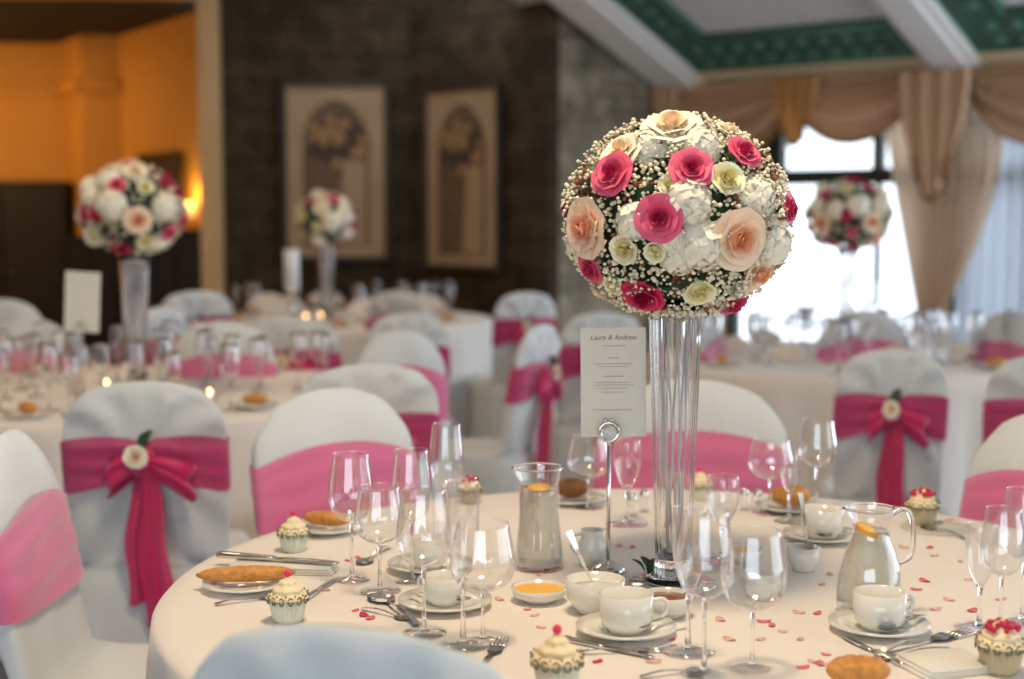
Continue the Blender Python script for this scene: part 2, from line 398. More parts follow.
area_light('alcove_fill_light', (-4.6, 12.4, zl - .05), (-4.6, 12.5, 0), .5, .5, 10, (1, .60, .26), 'DISK')  # unseen fill under the ceiling, added to brighten the amber room
e = empty('added_pendant', 'added glass globe pendant, out of view at the left, brightening the amber room', 'lamp', (-5.9, 12.2, zl)); put('cord', tube([(0, 0, 0), (0, 0, -.75)], .006, 6), e, mat=M['dark'])  # pendant added out of view to brighten the amber wall
put('globe', ball((0, 0, -.86), .12, 24, 16), e, mat=M['thin'])
pl_ = bpy.data.lights.new('pendant_fill_light', 'POINT'); pl_.energy = 68; pl_.color = (1, .62, .28); pl_.shadow_soft_size = .08  # fill light added inside the pendant globe
o = bpy.data.objects.new('pendant_fill_light', pl_); COL.objects.link(o); o.location = (-5.9, 12.2, zl - .86)

# wall lamp near the post
sp = Lp(196, 11.95)
e = empty('wall_lamp', 'small brass wall lamp with a glowing shade beside the oak post', 'lamp', (sp.x, sp.y - .12, 1.42))
put('bracket', tube([(0, .12, -.1), (0, .05, -.12), (0, 0, -.06)], .012, 8), e, mat=M['gold'])
put('lamp_shade', lathe([(.05, -.05), (.035, .07), (.032, .07), (.047, -.05)], 20), e, mat=mat('lamp_shade_cloth', (.9, .7, .4), .7, emit=((1, .6, .15), .5)))
pl_ = bpy.data.lights.new('wall_lamp_bulb', 'POINT'); pl_.energy = 5; pl_.color = (1, .62, .2); pl_.shadow_soft_size = .05
o = bpy.data.objects.new('wall_lamp_bulb', pl_); COL.objects.link(o); o.location = (sp.x - .02, sp.y - .16, 1.55)
# dark furniture in the amber room
def cabinet(px0, px1, ytop, Y, label, name='cabinet', depth=.45, doors=2):
    a = at_y(px0, ytop, Y); b = at_y(px1, ytop, Y)
    e = empty(name, label, 'cabinet', (a.x, Y, 0)); W = b.x - a.x; H = a.z
    put('carcass', box(0, W, 0, depth, 0, H - .03, .01).add(box(-.02, W + .02, -.02, depth, H - .04, H, .01)), e, mat=M['dark'], smooth=False)
    for k in range(doors):
        d = put('door', box(W * k / doors + .02, W * (k + 1) / doors - .02, -.02, 0, .08, H - .08, .006), e, mat=M['dark'], smooth=False)
        put('knob', ball((W * (k + (.9 if k % 2 == 0 else .1)) / doors, -.035, H * .5), .018), d, mat=M['gold'])
cabinet(-60, 66, 181, 13.5, 'tall black wooden cabinet against the amber wall')
cabinet(68, 118, 236, 12.75, 'low dark wooden sideboard between the tall cabinet and the flower vase')
cabinet(145, 206, 229, 11.95 - .35, 'dark wooden cabinet beside the oak post', depth=.1)
# framed picture on the slanting amber wall
def picture(name, label, p0, p1, z0, z1, mats, art):
    p0 = Vector(p0); p1 = Vector(p1); d = (p1 - p0); W = d.length; d.normalize(); a = math.atan2(d.y, d.x)
    e = empty(name, label, 'painting', (p0.x, p0.y, z0), a); H = z1 - z0; t = .045
    fr = box(-t, 0, -.05, 0, -t, H + t, .008).add(box(W, W + t, -.05, 0, -t, H + t, .008)).add(box(0, W, -.05, 0, -t, 0, .008)).add(box(0, W, -.05, 0, H, H + t, .008))
    put('frame', fr, e, mat=M['pframe'], smooth=False)
    c = put('canvas', box(0, W, -.02, 0, 0, H), e, mat=mats, smooth=False)
    if art: art(c, W, H)
    return e
def art(c, W, H):
    def flat(pts, y, m, name): put(name, prism([(px * W, pz * H) for px, pz in pts], 0, .002), c, (0, y, 0), (PI / 2, 0, 0), mat=m, smooth=False)
    arch = [(.16, .06), (.84, .06), (.84, .62)] + [(.5 + .34 * math.cos(t), .64 + .28 * math.sin(t)) for t in [PI * k / 16 for k in range(1, 16)]] + [(.16, .62)]
    flat(arch, -.021, M['cshade'], 'painted_arch')
    flat([(.52, .07), (.80, .07), (.80, .55), (.70, .62), (.58, .55)], -.0235, M['canvas'], 'painted_light')
    m_ = MB(); r = random.Random(3)
    for k in range(60):
        a = r.random() * 2 * PI; d = r.random() ** .6; m_.add(ball(((.54 + .27 * d * math.cos(a)) * W, 0, (.68 + .13 * d * math.sin(a)) * H), .035 + r.random() * .035, 8, 6, (1, .04, .8)))
    put('painted_foliage', m_, c, (0, -.025, 0), mat=M['cmid'])
    m_ = MB()
    for k in range(16): a = r.random() * 2 * PI; d = r.random() ** .6; m_.add(ball(((.52 + .30 * d * math.cos(a)) * W, 0, (.68 + .15 * d * math.sin(a)) * H), .03 + r.random() * .03, 8, 6, (1, .04, .8)))
    put('painted_blooms', m_, c, (0, -.029, 0), mat=M['cochre'])
    put('painted_urn', lathe([(.05, 0), (.09, .02), (.10, .12), (.05, .2), (.03, .5), (.05, .62)], 16), c, (W * .38, -.026, H * .08), mat=M['cshade'], scale=(1, .05, .9))
zt = at_y(285, 86, 10.95).z; zb_ = at_y(290, 256, 10.95).z
picture('painting', 'tall faded painting of flowers in an arch, left one on the dark stone wall', (at_y(286, 86, 10.95).x, 10.97), (at_y(384, 86, 10.95).x, 10.97), zb_, zt, M['canvas'], art)
dn = (P548 - PC).normalized(); nn = Vector((dn.y, -dn.x)) * .03
def on_niche(px):
    d = Vector(((px - 512) / F, 1)); den = d.x * dn.y - d.y * dn.x; return d * ((PC.x * dn.y - PC.y * dn.x) / den)
q0 = on_niche(433); q1 = on_niche(502); zt2 = at_y(465, 90, (q0.y + q1.y) / 2).z; zb2 = at_y(465, 265, (q0.y + q1.y) / 2).z
if nn.dot(Vector((0, -1))) < 0: nn = -nn
picture('painting', 'tall faded painting of an arch, on the slanting dark stone wall', q0 + nn, q1 + nn, zb2, zt2, M['canvas'], art)
wd = (pl[4] - pl[3]).normalized(); nn2 = Vector((wd.y, -wd.x)) * .03
def on_slant(px):
    d = Vector(((px - 512) / F, 1)); den = d.x * wd.y - d.y * wd.x; return d * ((pl[3].x * wd.y - pl[3].y * wd.x) / den)
q0 = on_slant(150); q1 = on_slant(186)
picture('painting', 'small dark painting on the amber wall behind the flower ball', q0 + nn2, q1 + nn2, at_y(165, 205, 12.5).z, at_y(165, 158, 12.5).z, M['dark'], None)

# ------------------------------------------------------------------ curtains
WM = Matrix(((U2.x, NIN.x, 0, A2.x), (U2.y, NIN.y, 0, A2.y), (0, 0, 1, 0), (0, 0, 0, 1)))
def swag(u0, u1, drop, label, seed=0):
    def fn(u, v):
        arc = (4 * u * (1 - u)) ** .75
        z = ZC - .03 - v * (.10 + drop * arc) - .012 * math.sin(9 * PI * v) * arc
        o = .12 + .07 * math.sin(PI * min(1, v * 1.1)) * arc + .07 * math.sin(v * 19 + 1.5 * u + seed) * (.35 + .65 * arc)
        return (u0 + (u1 - u0) * u, o, z)
    e = empty('curtain_swag', label, 'curtain', (0, 0, 0)); 
    put('fabric', MB().add(grid(fn, 44, 40), WM), e, mat=M['swag'])
    fr = tube([WM @ Vector(fn(k / 44, 1)) for k in range(45)], .014, 7)
    put('fringe', fr, e, mat=M['tassel'])
s0, s1, s2, s3 = u_at(672), u_at(785), u_at(908), u_at(960)
swag(s0, u_at(800), .52, 'gold fabric swag hanging behind the large flower ball')
swag(u_at(796), u_at(925), .36, 'gold fabric swag above the bright window, left of the curtain', 1)
swag(u_at(972), u_at(972) + (u_at(915) - u_at(796)), .40, 'gold fabric swag at the right edge of the picture', 2)
x = u_at(972) + 1.2
def jabot(uc, wd_, drop, label, fm='swag'):
    def fn(u, v):
        t = abs(u - .5) * 2; z = ZC - .04 - v * (drop - .35 * drop * t * t)
        return (uc + (u - .5) * wd_ * (1 - .45 * v * v), .24 + .03 * math.sin(u * 22) * (1 - .4 * v), z)
    e = empty('curtain_jabot', label, 'curtain'); put('fabric', MB().add(grid(fn, 40, 16), WM), e, mat=M[fm])
    put('fringe', tube([WM @ Vector(fn(k / 40, 1)) for k in range(41)], .014, 7), e, mat=M['tassel'])
jabot(u_at(808), .36, .46, 'golden tongue of fabric between two swags over the window', 'tongue')
jabot(u_at(944), .50, .85, 'brown pleated tail of fabric with rosette above the tied curtain')
jabot(u_at(681), .22, .5, 'golden tail of fabric at the stone pier end of the pelmet')
zt_ = at_z(0, 0, 1).z
utie = u_at(936); ztie = at_y(936, 318, wpt(utie).y).z
ua, ub = u_at(884), u_at(1006); 
def cfn(u, v):
    if v < .62:
        t = v / .62; k = t ** 1.15; lft = ua + (utie - .07 - ua) * k; rgt = ub + .05 * math.sin(PI * t) + (utie + .07 - ub) * t ** 1.9
        z = (ZC - .12) + (ztie - ZC + .12) * t; sq = 1 - .55 * t
    else:
        t = (v - .62) / .38; lft = utie - .07 - .06 * t; rgt = utie + .07 + .08 * t; z = ztie * (1 - t) + .01; sq = .45 + .35 * t
    return (lft + (rgt - lft) * u, .09 + .045 * math.sin(u * 2 * PI * 9 + .6 * math.sin(v * 3)) * sq, z)
e = empty('curtain', 'long champagne curtain gathered and tied at the window', 'curtain')
put('fabric', MB().add(grid(cfn, 150, 50), WM), e, mat=M['curtain'])
put('tieback', MB().add(tube([(utie + .09 * math.cos(a), .09 + .07 * math.sin(a), ztie + .02 * math.cos(a)) for a in [2 * PI * k / 20 for k in range(21)]], .025, 8), WM), e, mat=M['swag'])
def vfn(u, v): return (uq0 + .05 + (uq1 - uq0) * u, .03 + .02 * math.sin(u * 2 * PI * 12), ZC - .1 - v * (ZC - .2))
o = put('voile_curtain', MB().add(grid(vfn, 120, 4), WM), mat=M['sheer']); props(o, 'pale blue sheer curtain over the window at the right edge', 'curtain')

# ------------------------------------------------------------------ tables
def cloth_mesh(rad, seed, nf=15):
    rings = []; N_ = 240
    def ring(r, z, amp): 
        out = []
        for k in range(N_):
            a = 2 * PI * k / N_; f = math.sin(nf * a + seed + 1.3 * math.sin(2 * a + seed)) + .4 * math.sin((nf * 2 + 3) * a + seed * 2)
            rr = r + amp * f
            out.append((rr * math.cos(a), rr * math.sin(a), z))
        return out
    for r in (.02, rad * .3, rad * .6, rad * .85, rad * .97): rings.append(ring(r, 0, 0))
    rings.append(ring(rad, -.003, 0)); rings.append(ring(rad + .008, -.012, 0))
    for k in range(1, 15): t = k / 14; rings.append(ring(rad + .01 + .03 * t, -.012 - t * (TZ - .022), .035 * t ** .8))
    return loft(rings, True, False)
TR = .885
T1 = Vector((.286, 2.45)); TL = Vector((-1.385, 5.2)); TRt = Vector((1.51, 6.4)); TM = Vector((-1.03, 8.8))
for i, (c, lab) in enumerate([(T1, 'cream tablecloth draped to the floor over the nearest round table'), (TL, 'cream tablecloth over the round table at the left'), (TRt, 'white tablecloth over the round table by the bright window'), (TM, 'white tablecloth over the small far table by the dark stone wall')]):
    o = put('tablecloth', cloth_mesh(TR if i != 3 else .9, i * 1.7), mat=M['cloth'], loc=(c.x, c.y, TZ)); props(o, lab, 'tablecloth')

# ------------------------------------------------------------------ chairs in covers
HC = .97
def sup(a, b, n, th):
    c, s = math.cos(th), math.sin(th); return (a * math.copysign(abs(c) ** (2 / n), c), b * math.copysign(abs(s) ** (2 / n), s))
def slab(z, W=.20, D=.034):
    """half width, half depth, centre y of the covered backrest at height z"""
    hw = W * (1 + .04 * math.sin((z - .45) * 5)); yc = -.205 - (z - .46) * .17; d = D
    t = (z - (HC - .11)) / .11
    if t > 0: hw *= (1 - .20 * t ** 3.2); d *= (1 - .5 * t ** 2)
    return hw, d, yc
DM = [.05]
def dome(x, hw, z): t = max(0, (z - .70) / (HC - .70)); return -DM[0] * t * min(1.4, (abs(x) / hw) ** 2.2)
NR = 112
def cover_mesh(seed):
    rings = []; rn = random.Random(seed); o = rn.random() * 50
    for z in (0, .06, .13, .2, .27, .34, .40, .445):
        r = []; t = 1 - z / .445
        for k in range(NR):
            th = 2 * PI * k / NR; a = .235 + .035 * t; b = .245 + .03 * t
            x, y = sup(a, b, 5, th); f = 1 + .05 * t * math.sin(9 * th + o) + .02 * t * math.sin(23 * th + o * 2)
            y2 = y * f - .005 - (.05 if y < 0 else 0) * t
            r.append((x * f, y2, z + .0))
        rings.append(r)
    r = [(x * .97, y * .97, .462) for x, y in [sup(.235, .245, 5, 2 * PI * k / NR) for k in range(NR)]]; rings.append(r)
    for q in (.35, .8):
        rr = []
        for k in range(NR):
            th = 2 * PI * k / NR; x, y = sup(.228, .238, 5, th); hw, d, yc = slab(.47); x2, y2 = sup(hw, d, 5, th)
            rr.append((x + (x2 - x) * q, y + (y2 + yc - y) * q, .468 + .01 * q * (1 if y > 0 else 1.5)))
        rings.append(rr)
    zs = [.49, .52, .56, .60, .64, .68, .72, .76, .80, .84, .87, .895, .915, .93, .943, .953, .962, .967, HC]
    for z in zs:
        hw, d, yc = slab(z); rr = []; u = (z - HC + .05) / .05
        if u > 0: hw *= 1 - .10 * u ** 2; d *= max(.12, math.sqrt(max(0, 1 - u ** 2 * .98)))
        for k in range(NR):
            th = 2 * PI * k / NR; x, y = sup(hw, d, 3.2, th)
            nz = noise.noise(Vector((x * 9 + o, z * 4, seed))) * .012
            if y < 0:                                            # the rear: folds drawn towards the knot
                dx, dz = x, z - .77; ph = math.atan2(dx, dz); dist = math.hypot(dx, dz)
                nz += .010 * math.sin(ph * 11 + o) * min(1, dist / .12)
            if z > .93: nz *= .3
            rr.append((x, y + yc + nz * (1 if y < 0 else -1) * min(1, abs(y) / .02), z + dome(x, .20, z)))
        rings.append(rr)
    return loft(rings, False, True)
def sash_mesh(seed, cinch, z0=.625, z1=.80):
    rings = []; nl = 12; rn = random.Random(seed); o = rn.random() * 9
    for j in range(nl + 1):
        v = j / nl; rr = []
        for k in range(NR):
            th = 2 * PI * k / NR
            x0, y0 = sup(.195, .034, 3.2, th); s = 1
            if cinch and y0 < 0: s = .5 + .5 * min(1, abs(x0) / .17) ** .8
            zc = (z0 + z1) / 2 + (.012 * (1 - min(1, abs(x0) / .2)) if cinch and y0 < 0 else 0) 
            z = zc + (v - .5) * (z1 - z0) * s + .006 * math.sin(x0 * 25 + o) * math.sin(PI * v)
            hw, d, yc = slab(z); x, y = sup(hw + .007, d + .013, 3.2, th)
            fold = (.0035 * math.sin(v * 17 + x0 * 9 + o) + .002 * math.sin(v * 31 - x0 * 14)) * (1 - .8 * (abs(x0) / .195) ** 4)
            rr.append((x, y + yc + (fold if y > 0 else -fold), z + dome(x, .20, z)))
        rings.append(rr)
    return loft(rings, False, False)
def bow_meshes(seed):
    hw, d, yc = slab(.72); y0 = yc - d - .02; rn = random.Random(seed)
    knot = ball((0, y0 - .012, .765), .034, 16, 12, (1, .75, 1.15))
    loops = []
    for s in (-1, 1):
        def fn(u, v, s=s):
            a = u * PI * 2; L = .085 if s < 0 else .115; x = s * (.01 + L * (1 - math.cos(a)) / 2); o_ = .022 * math.sin(a) * (1 if s > 0 else 1)
            wid = .03 + .075 * (1 - math.cos(a)) / 2
            return (x + .01 * math.sin(v * 9), y0 - .02 - o_ + .006 * math.sin(v * 14 + u * 5), .765 - abs(x) * .45 + (v - .5) * wid + .012 * math.sin(a))
        loops.append(grid(fn, 26, 12))
    tails = []
    for s, L, sw in ((-1, .37, .0), (1, .45, .022)):
        def fn(u, v, s=s, L=L, sw=sw):
            wid = .035 + .045 * min(1, u * 1.5); z = .76 - u * L
            y = y0 - .012 - .05 * u * (1 - .4 * u) * 0 + (yc * 0) - .03 * u
            yb = -.205 + .0 - (max(z, .46) - .46) * .17 - .034 - .014
            yy = min(y, yb - .012 * 1) if z > .46 else -.275 - .02 * u
            yy = y0 - .012 + .03 * u
            return (s * .012 + sw * u + (v - .5) * wid + .006 * math.sin(u * 9), yy - .006 * abs(s) * (1 + s) - .007 * math.sin(v * 15 + u * 4), z - .03 * (v - .5) * (1 if u > .95 else 0) * s)
        tails.append(grid(fn, 24, 14))
    return knot, loops, tails, y0

# flowers (used by the bouquets and by the buds on the bows)
def rose_mesh(seed, open_=1.0, n_=(5, 5, 6, 7), m_pet=6):
    rn = random.Random(seed); m = MB(); R0 = 1.0
    def petal(rad, height, width, tilt, az, curl, z0):
        def fn(u, v):
            a = (u - .5) * width; vv = v
            r = rad * (.35 + .65 * math.sin(min(1, vv * 1.0) * PI / 2)) + tilt * vv * vv
            edge = 1 - .30 * (abs(u - .5) * 2) ** 2.5
            z = z0 + height * vv * edge - curl * max(0, vv - .72) ** 2 * 6 * .3
            r += curl * max(0, vv - .6) ** 2 * 1.6 
            r += .02 * math.sin(u * 9 + seed)
            return (r * math.cos(az + a), r * math.sin(az + a), z)
        return grid(fn, m_pet, m_pet)
    # layers: inner bud to outer petals (unit radius about 1)
    spec = [(3, .16, .62, 2.6, .02, .05, .10), (n_[0], .27, .62, 2.0, .05, .12, .06), (n_[1], .42, .60, 1.7, .12, .30, .0), (n_[2], .56, .55, 1.45, .22, .5, -.06), (n_[3], .66, .46, 1.25, .36, .7, -.14)]
    if open_ < .9: spec = spec[:4]
    off = 0
    for (n, rad, h, wd, tilt, curl, z0) in spec:
        off += .7
        for k in range(n): m.add(petal(rad * rn.uniform(.95, 1.06), h * rn.uniform(.93, 1.07), wd, tilt * open_, off + 2 * PI * k / n + rn.uniform(-.12, .12), curl * open_, z0))
    m.add(ball((0, 0, .1), .14, 10, 8, (1, 1, 2.8)))
    m.add(ball((0, 0, .0), .5, 12, 8, (1, 1, .6)))
    return m
def hyd_mesh(seed, n=30):
    rn = random.Random(seed); m = MB()
    for k in range(n):
        ph = math.acos(1 - 1.15 * (k + .5) / n); th = k * 2.39996
        d = Vector((math.sin(ph) * math.cos(th), math.sin(ph) * math.sin(th), math.cos(ph)))
        Mx = Matrix.Translation(d * rn.uniform(.72, .90)) @ d.to_track_quat('Z', 'Y').to_matrix().to_4x4() @ Matrix.Rotation(rn.random() * 3, 4, 'Z')
        s = rn.uniform(.34, .46)
        for q in range(4):
            def fn(u, v, q=q): 
                wv = math.sin(PI * (.12 + .80 * v)) * .55; x = (u - .5) * 2 * wv * s; y = v * s
                z = .10 * s * math.sin(v * 2.6) - .35 * s * (u - .5) ** 2 * v + .1 * s * v
                a = q * PI / 2; return (x * math.cos(a) - y * math.sin(a), x * math.sin(a) + y * math.cos(a), z)
            m.add(grid(fn, 3, 3), Mx)
    m.add(ball((0, 0, .25), .5, 12, 8))
    return m
def leaf_mb(L, W):
    def fn(u, v): wv = math.sin(PI * min(.98, v * .95 + .03)) ** .8; return ((u - .5) * W * wv, L * v, .1 * L * math.sin(v * 3) + .3 * abs(u - .5) * W * wv)
    return grid(fn, 4, 8)
FM = {}
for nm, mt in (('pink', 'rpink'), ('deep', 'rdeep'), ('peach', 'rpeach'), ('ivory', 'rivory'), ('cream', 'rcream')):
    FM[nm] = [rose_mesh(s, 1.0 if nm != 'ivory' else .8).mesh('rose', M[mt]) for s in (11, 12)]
FM['white'] = [hyd_mesh(s).mesh('hydrangea', M['hyd']) for s in (3, 4)]
def bunch_mesh(R_, seed, n, rad, mt, zlo=-1):
    rn = random.Random(seed); m = MB()
    ico = lathe([(.001, -1), (.8, -.55), (.95, .3), (.001, 1)], 6)
    cl = [];
    for k in range(n // 6):
        z = rn.uniform(-1, 1); a = rn.random() * 2 * PI; cl.append(Vector((math.sqrt(1 - z * z) * math.cos(a), math.sqrt(1 - z * z) * math.sin(a), z)))
    for k in range(n):
        c = cl[k % len(cl)]; d = (c + Vector((rn.gauss(0, 1), rn.gauss(0, 1), rn.gauss(0, 1))) * .12).normalized()
        r = R_ * rn.uniform(.84, .985); s = rad * rn.uniform(.6, 1.3)
        m.add(ico, Matrix.Translation(d * r) @ Matrix.Diagonal((s, s, s, 1)))
    return m.mesh('gypsophila', mt)
def foliage_mesh(R_, seed):
    rn = random.Random(seed); m = ball((0, 0, 0), R_ * .80, 28, 18)
    for k in range(170):
        z = rn.uniform(-1, 1); a = rn.random() * 2 * PI; d = Vector((math.sqrt(1 - z * z) * math.cos(a), math.sqrt(1 - z * z) * math.sin(a), z))
        t = (d.cross(Vector((rn.gauss(0, 1), rn.gauss(0, 1), rn.gauss(0, 1)))).normalized() + d * .45).normalized()
        Mx = Matrix.Translation(d * R_ * .83) @ t.to_track_quat('Y', 'Z').to_matrix().to_4x4()
        m.add(leaf_mb(rn.uniform(.03, .05) * R_ / .2, .02 * R_ / .2), Mx)
    return m.mesh('foliage', M['leaf'])
def bouquet(c, R_, sq, items, label, seed, ngyp, full=True, fillers=26):
    """items: (px, py, kind, size); laid on the near half of the ball, then fillers over the rest"""
    e = empty('flower_bouquet', label, 'flowers', c, group=None); rn = random.Random(seed); used = []
    put('foliage', foliage_mesh(R_, seed), e, scale=(1, 1, sq))
    g = put('gypsophila', bunch_mesh(R_, seed + 1, ngyp, .0036 if full else .006, M['gyp']), e, scale=(1, 1, sq)); g['kind'] = 'stuff'
    g = put('dusky_bud', bunch_mesh(R_ * .97, seed + 5, ngyp // 8, .0045, M['brown']), e, scale=(1, 1, sq)); g['kind'] = 'stuff'
    C = Vector(c)
    def setf(d, kind, size):
        nrm = d.normalized(); P = Vector((nrm.x * R_, nrm.y * R_, nrm.z * R_ * sq)) * (.95 if kind == 'pink' else .915 if kind != 'white' else .84)
        size *= 1.08; q = nrm.to_track_quat('Z', 'Y').to_euler(); me = FM[kind][rn.randrange(2)]
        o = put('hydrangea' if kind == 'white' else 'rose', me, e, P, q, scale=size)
        lab = {'pink': 'hot pink rose', 'deep': 'deep magenta rose', 'peach': 'peach rose', 'ivory': 'small ivory rosebud', 'cream': 'cream rose', 'white': 'white hydrangea head'}[kind]
        o['label'] = lab; used.append((nrm, size))
    for (px, py, kind, s) in items:
        d = ray(px, py); d.z /= sq; d.normalize(); oc = CAM - C; oc.z /= sq; b_ = d.dot(oc); disc = b_ * b_ - (oc.dot(oc) - (R_ * .94) ** 2)
        h = oc + d * (-b_ - (math.sqrt(disc) if disc > 0 else 0))
        setf(h, kind, s)
    tries = 0; n = 0; kinds = ['white', 'pink', 'cream', 'peach', 'white', 'ivory', 'deep']
    while n < fillers and tries < 900:
        tries += 1; z = rn.uniform(-.9, 1); a = rn.random() * 2 * PI; d = Vector((math.sqrt(1 - z * z) * math.cos(a), math.sqrt(1 - z * z) * math.sin(a), z))
        if full and (d.y < .45 or abs(d.x) > .75): continue
        if any((d - u_).length < (s_ + .03) / R_ for u_, s_ in used): continue
        k = kinds[n % 7]; setf(d, k, {'white': .046, 'pink': .027, 'cream': .04, 'peach': .038, 'ivory': .027, 'deep': .026}[k] * R_ / .2); n += 1
    return e
cz = 1.40 - (217 - 213) / F * 2.45
CB = Vector(((676 - 512) / F * 2.45, 2.45, cz))
main_items = [
    (672, 128, 'cream', .040), (622, 152, 'cream', .031), (738, 239, 'peach', .041), (587, 228, 'peach', .041), (759, 272, 'peach', .030),
    (615, 176, 'pink', .031), (691, 171, 'pink', .029), (660, 218, 'pink', .031), (742, 154, 'pink', .025), (786, 209, 'pink', .022), (593, 267, 'pink', .023),
    (643, 296, 'deep', .030), (733, 302, 'pink', .022), (566, 207, 'deep', .018), (773, 274, 'deep', .015),
    (625, 249, 'ivory', .028), (699, 290, 'ivory', .030), (726, 180, 'ivory', .032), (669, 185, 'ivory', .020), (614, 285, 'ivory', .022), (655, 252, 'ivory', .020),
    (688, 200, 'white', .042), (704, 249, 'white', .042), (630, 222, 'white', .032), (776, 248, 'white', .044), (703, 140, 'white', .036), (646, 140, 'white', .034), (570, 250, 'white', .030), (680, 262, 'white', .03), (764, 195, 'white', .036), (600, 290, 'cream', .024), (730, 130, 'cream', .02), (668, 238, 'white', .026)]
bouquet(CB, .203, .90, main_items, 'large ball of pink, peach and white flowers on the nearest tall vase', 5, 5600)
CL = Vector(((134.5 - 512) / F * 5.2, 5.2, 1.40 - (-3) / F * 5.2))
left_items = [(110, 205, 'white', .055), (97, 212, 'deep', .026), (121, 248, 'deep', .030), (117, 186, 'pink', .026), (167, 184, 'deep', .026), (181, 221, 'pink', .024), (138, 220, 'peach', .04), (145, 188, 'ivory', .034),
              (145, 240, 'ivory', .038), (168, 208, 'white', .05), (135, 172, 'cream', .036), (95, 235, 'ivory', .03), (160, 245, 'white', .036), (110, 170, 'cream', .03), (88, 195, 'white', .04)]
bouquet(CL, .192, .92, left_items, 'ball of pink and white flowers on the tall vase at the left', 15, 900, False, 26)
CR = Vector(((848 - 512) / F * 6.4, 6.4, 1.40 - (215 - 213) / F * 6.4))
right_items = [(845, 214, 'deep', .028), (831, 242, 'deep', .026), (868, 187, 'deep', .026), (877, 241, 'deep', .024), (822, 223, 'peach', .042), (872, 222, 'peach', .038), (852, 232, 'pink', .02), (826, 195, 'pink', .022), (847, 190, 'ivory', .036), (858, 205, 'white', .05), (835, 210, 'white', .045), (853, 245, 'pink', .02), (884, 205, 'white', .045), (815, 205, 'white', .04)]
bouquet(CR, .19, .86, right_items, 'ball of pink and peach flowers in front of the bright window', 25, 800, False, 24)
CM = Vector(((327 - 512) / F * 8.8, 8.8, 1.40 - (219 - 213) / F * 8.8))
mid_items = [(333, 200, 'pink', .03), (311, 201, 'deep', .026), (313, 243, 'pink', .03), (339, 244, 'pink', .03), (355, 226, 'pink', .026), (332, 222, 'white', .06), (345, 215, 'white', .06), (303, 217, 'ivory', .05), (318, 226, 'ivory', .04), (322, 208, 'cream', .04)]
bouquet(CM, .185, .92, mid_items, 'small distant ball of flowers before the left painting', 35, 500, False, 20)

# vases
def vase_mb(H, r0, r1, ribs=18):
    z = [0, .004, .012, .03, .06, .12, .2, .3, .4, .5]
    prof = []
    for k in range(15): t = k / 14; prof.append((r0 + (r1 - r0) * t ** 1.1 + .004 * (t > .97), H * t))
    inner = [(max(.004, r - .003), zz + .012 if zz < .02 else zz) for r, zz in prof][::-1]
    full = [(.001, 0), (r0 + .004, 0)] + prof[1:] + inner[:-1] + [(r0 - .008, .03), (.001, .028)]
    def fn(r, zz, a): return r * (1 + (.030 * abs(math.cos(ribs * a / 2)) if r > .02 else 0))
    return lathe(full, ribs * 6, fn)
vz = 1.40 - (318 - 213) / F * 2.45 + .03
Kv = empty('flower_vase', '', 'vase'); put('vase_body', vase_mb(vz - TZ - .012, .030, .046), Kv, (0, 0, .012), mat=M['glass'])
put('base', lathe([(.001, 0), (.048, 0), (.05, .006), (.034, .013), (.001, .013)], 40), Kv, mat=M['glass'])
st_ = MB(); rn = random.Random(2)
for k in range(9):
    a = k * .7; st_.add(tube([(.012 * math.cos(a), .012 * math.sin(a), .05), (.02 * math.cos(a + 1), .02 * math.sin(a + 1), .25), (.028 * math.cos(a + .4), .028 * math.sin(a + .4), vz - TZ)], .0022, 6))
put('wired_stem', st_, Kv, mat=mat('pale_wired_stem', (.86, .84, .84), .35, var=.15)); 
KV = Kind(Kv)
KV.place((CB.x, CB.y, TZ), 0, 'tall ribbed crystal vase on the nearest table')
KV.place((CL.x, CL.y, TZ), .3, 'tall crystal vase on the left table', scale=(1.15, 1.15, 1.0))
KV.place((CR.x, CR.y, TZ), .6, 'slender tall vase on the table by the window', scale=(1, 1, 1.0))
KV.place((CM.x, CM.y, TZ), .9, 'tall vase on the far table by the stone wall', scale=(1.2, 1.2, 1.0))

# ---- chair kinds
def make_chair(seed, bow):
    e = empty('banquet_chair', '', 'chair'); DM[0] = .05 if bow else .085
    put('chair_cover', cover_mesh(seed), e, mat=M['cover'])
    put('sash', sash_mesh(seed, bow, .675 if bow else .64, .845 if bow else .845), e, mat=M['band'] if bow else M['sash'])
    if bow:
        knot, loops, tails, y0 = bow_meshes(seed)
        b = put('bow', knot, e, mat=M['bow'])
        for l in loops: put('bow_loop', l, b, mat=M['bow'])
        for t in tails: put('bow_tail', t, b, mat=M['bow'])
        rb = put('rosebud', FM['cream'][0], e, (-.012, y0 - .055, .785), (PI / 2, 0, 0), scale=.026); rb['label'] = 'cream rosebud pinned on the bow'
        put('leaf', leaf_mb(.06, .04), e, (0, y0 - .045, .80), (.9, 0, -.7), mat=M['leaf'])
    return e
KB = [Kind(make_chair(1, True)), Kind(make_chair(2, True))]
KFr = [Kind(make_chair(3, False)), Kind(make_chair(4, False))]
def chair(px, py, deg, kind, label, sx=1.0, dy=0):
    P = at_z(px, py, HC); a = math.radians(deg)
    off = Vector((-math.sin(a), math.cos(a), 0)) * .29
    K = (KB if kind[0] == 'b' else KFr)[int(kind[1])]
    K.place((P.x + off.x, P.y + off.y + dy, 0), a, label, scale=(sx, 1, 1))
chair(356, 626, -20, 'b1', 'nearest chair in a pale cover, its back crossing the lower edge of the picture', 1.04)
chair(6, 431, -90, 'f1', 'covered chair with broad pink sash at the lower left, side on to the table')
chair(143, 381, 6, 'b0', 'covered chair with magenta bow and rosebud, at the left', 1.0)
chair(331, 388, -149, 'f0', 'cream covered chair with plain pink sash left of the wine glasses', 1.02)
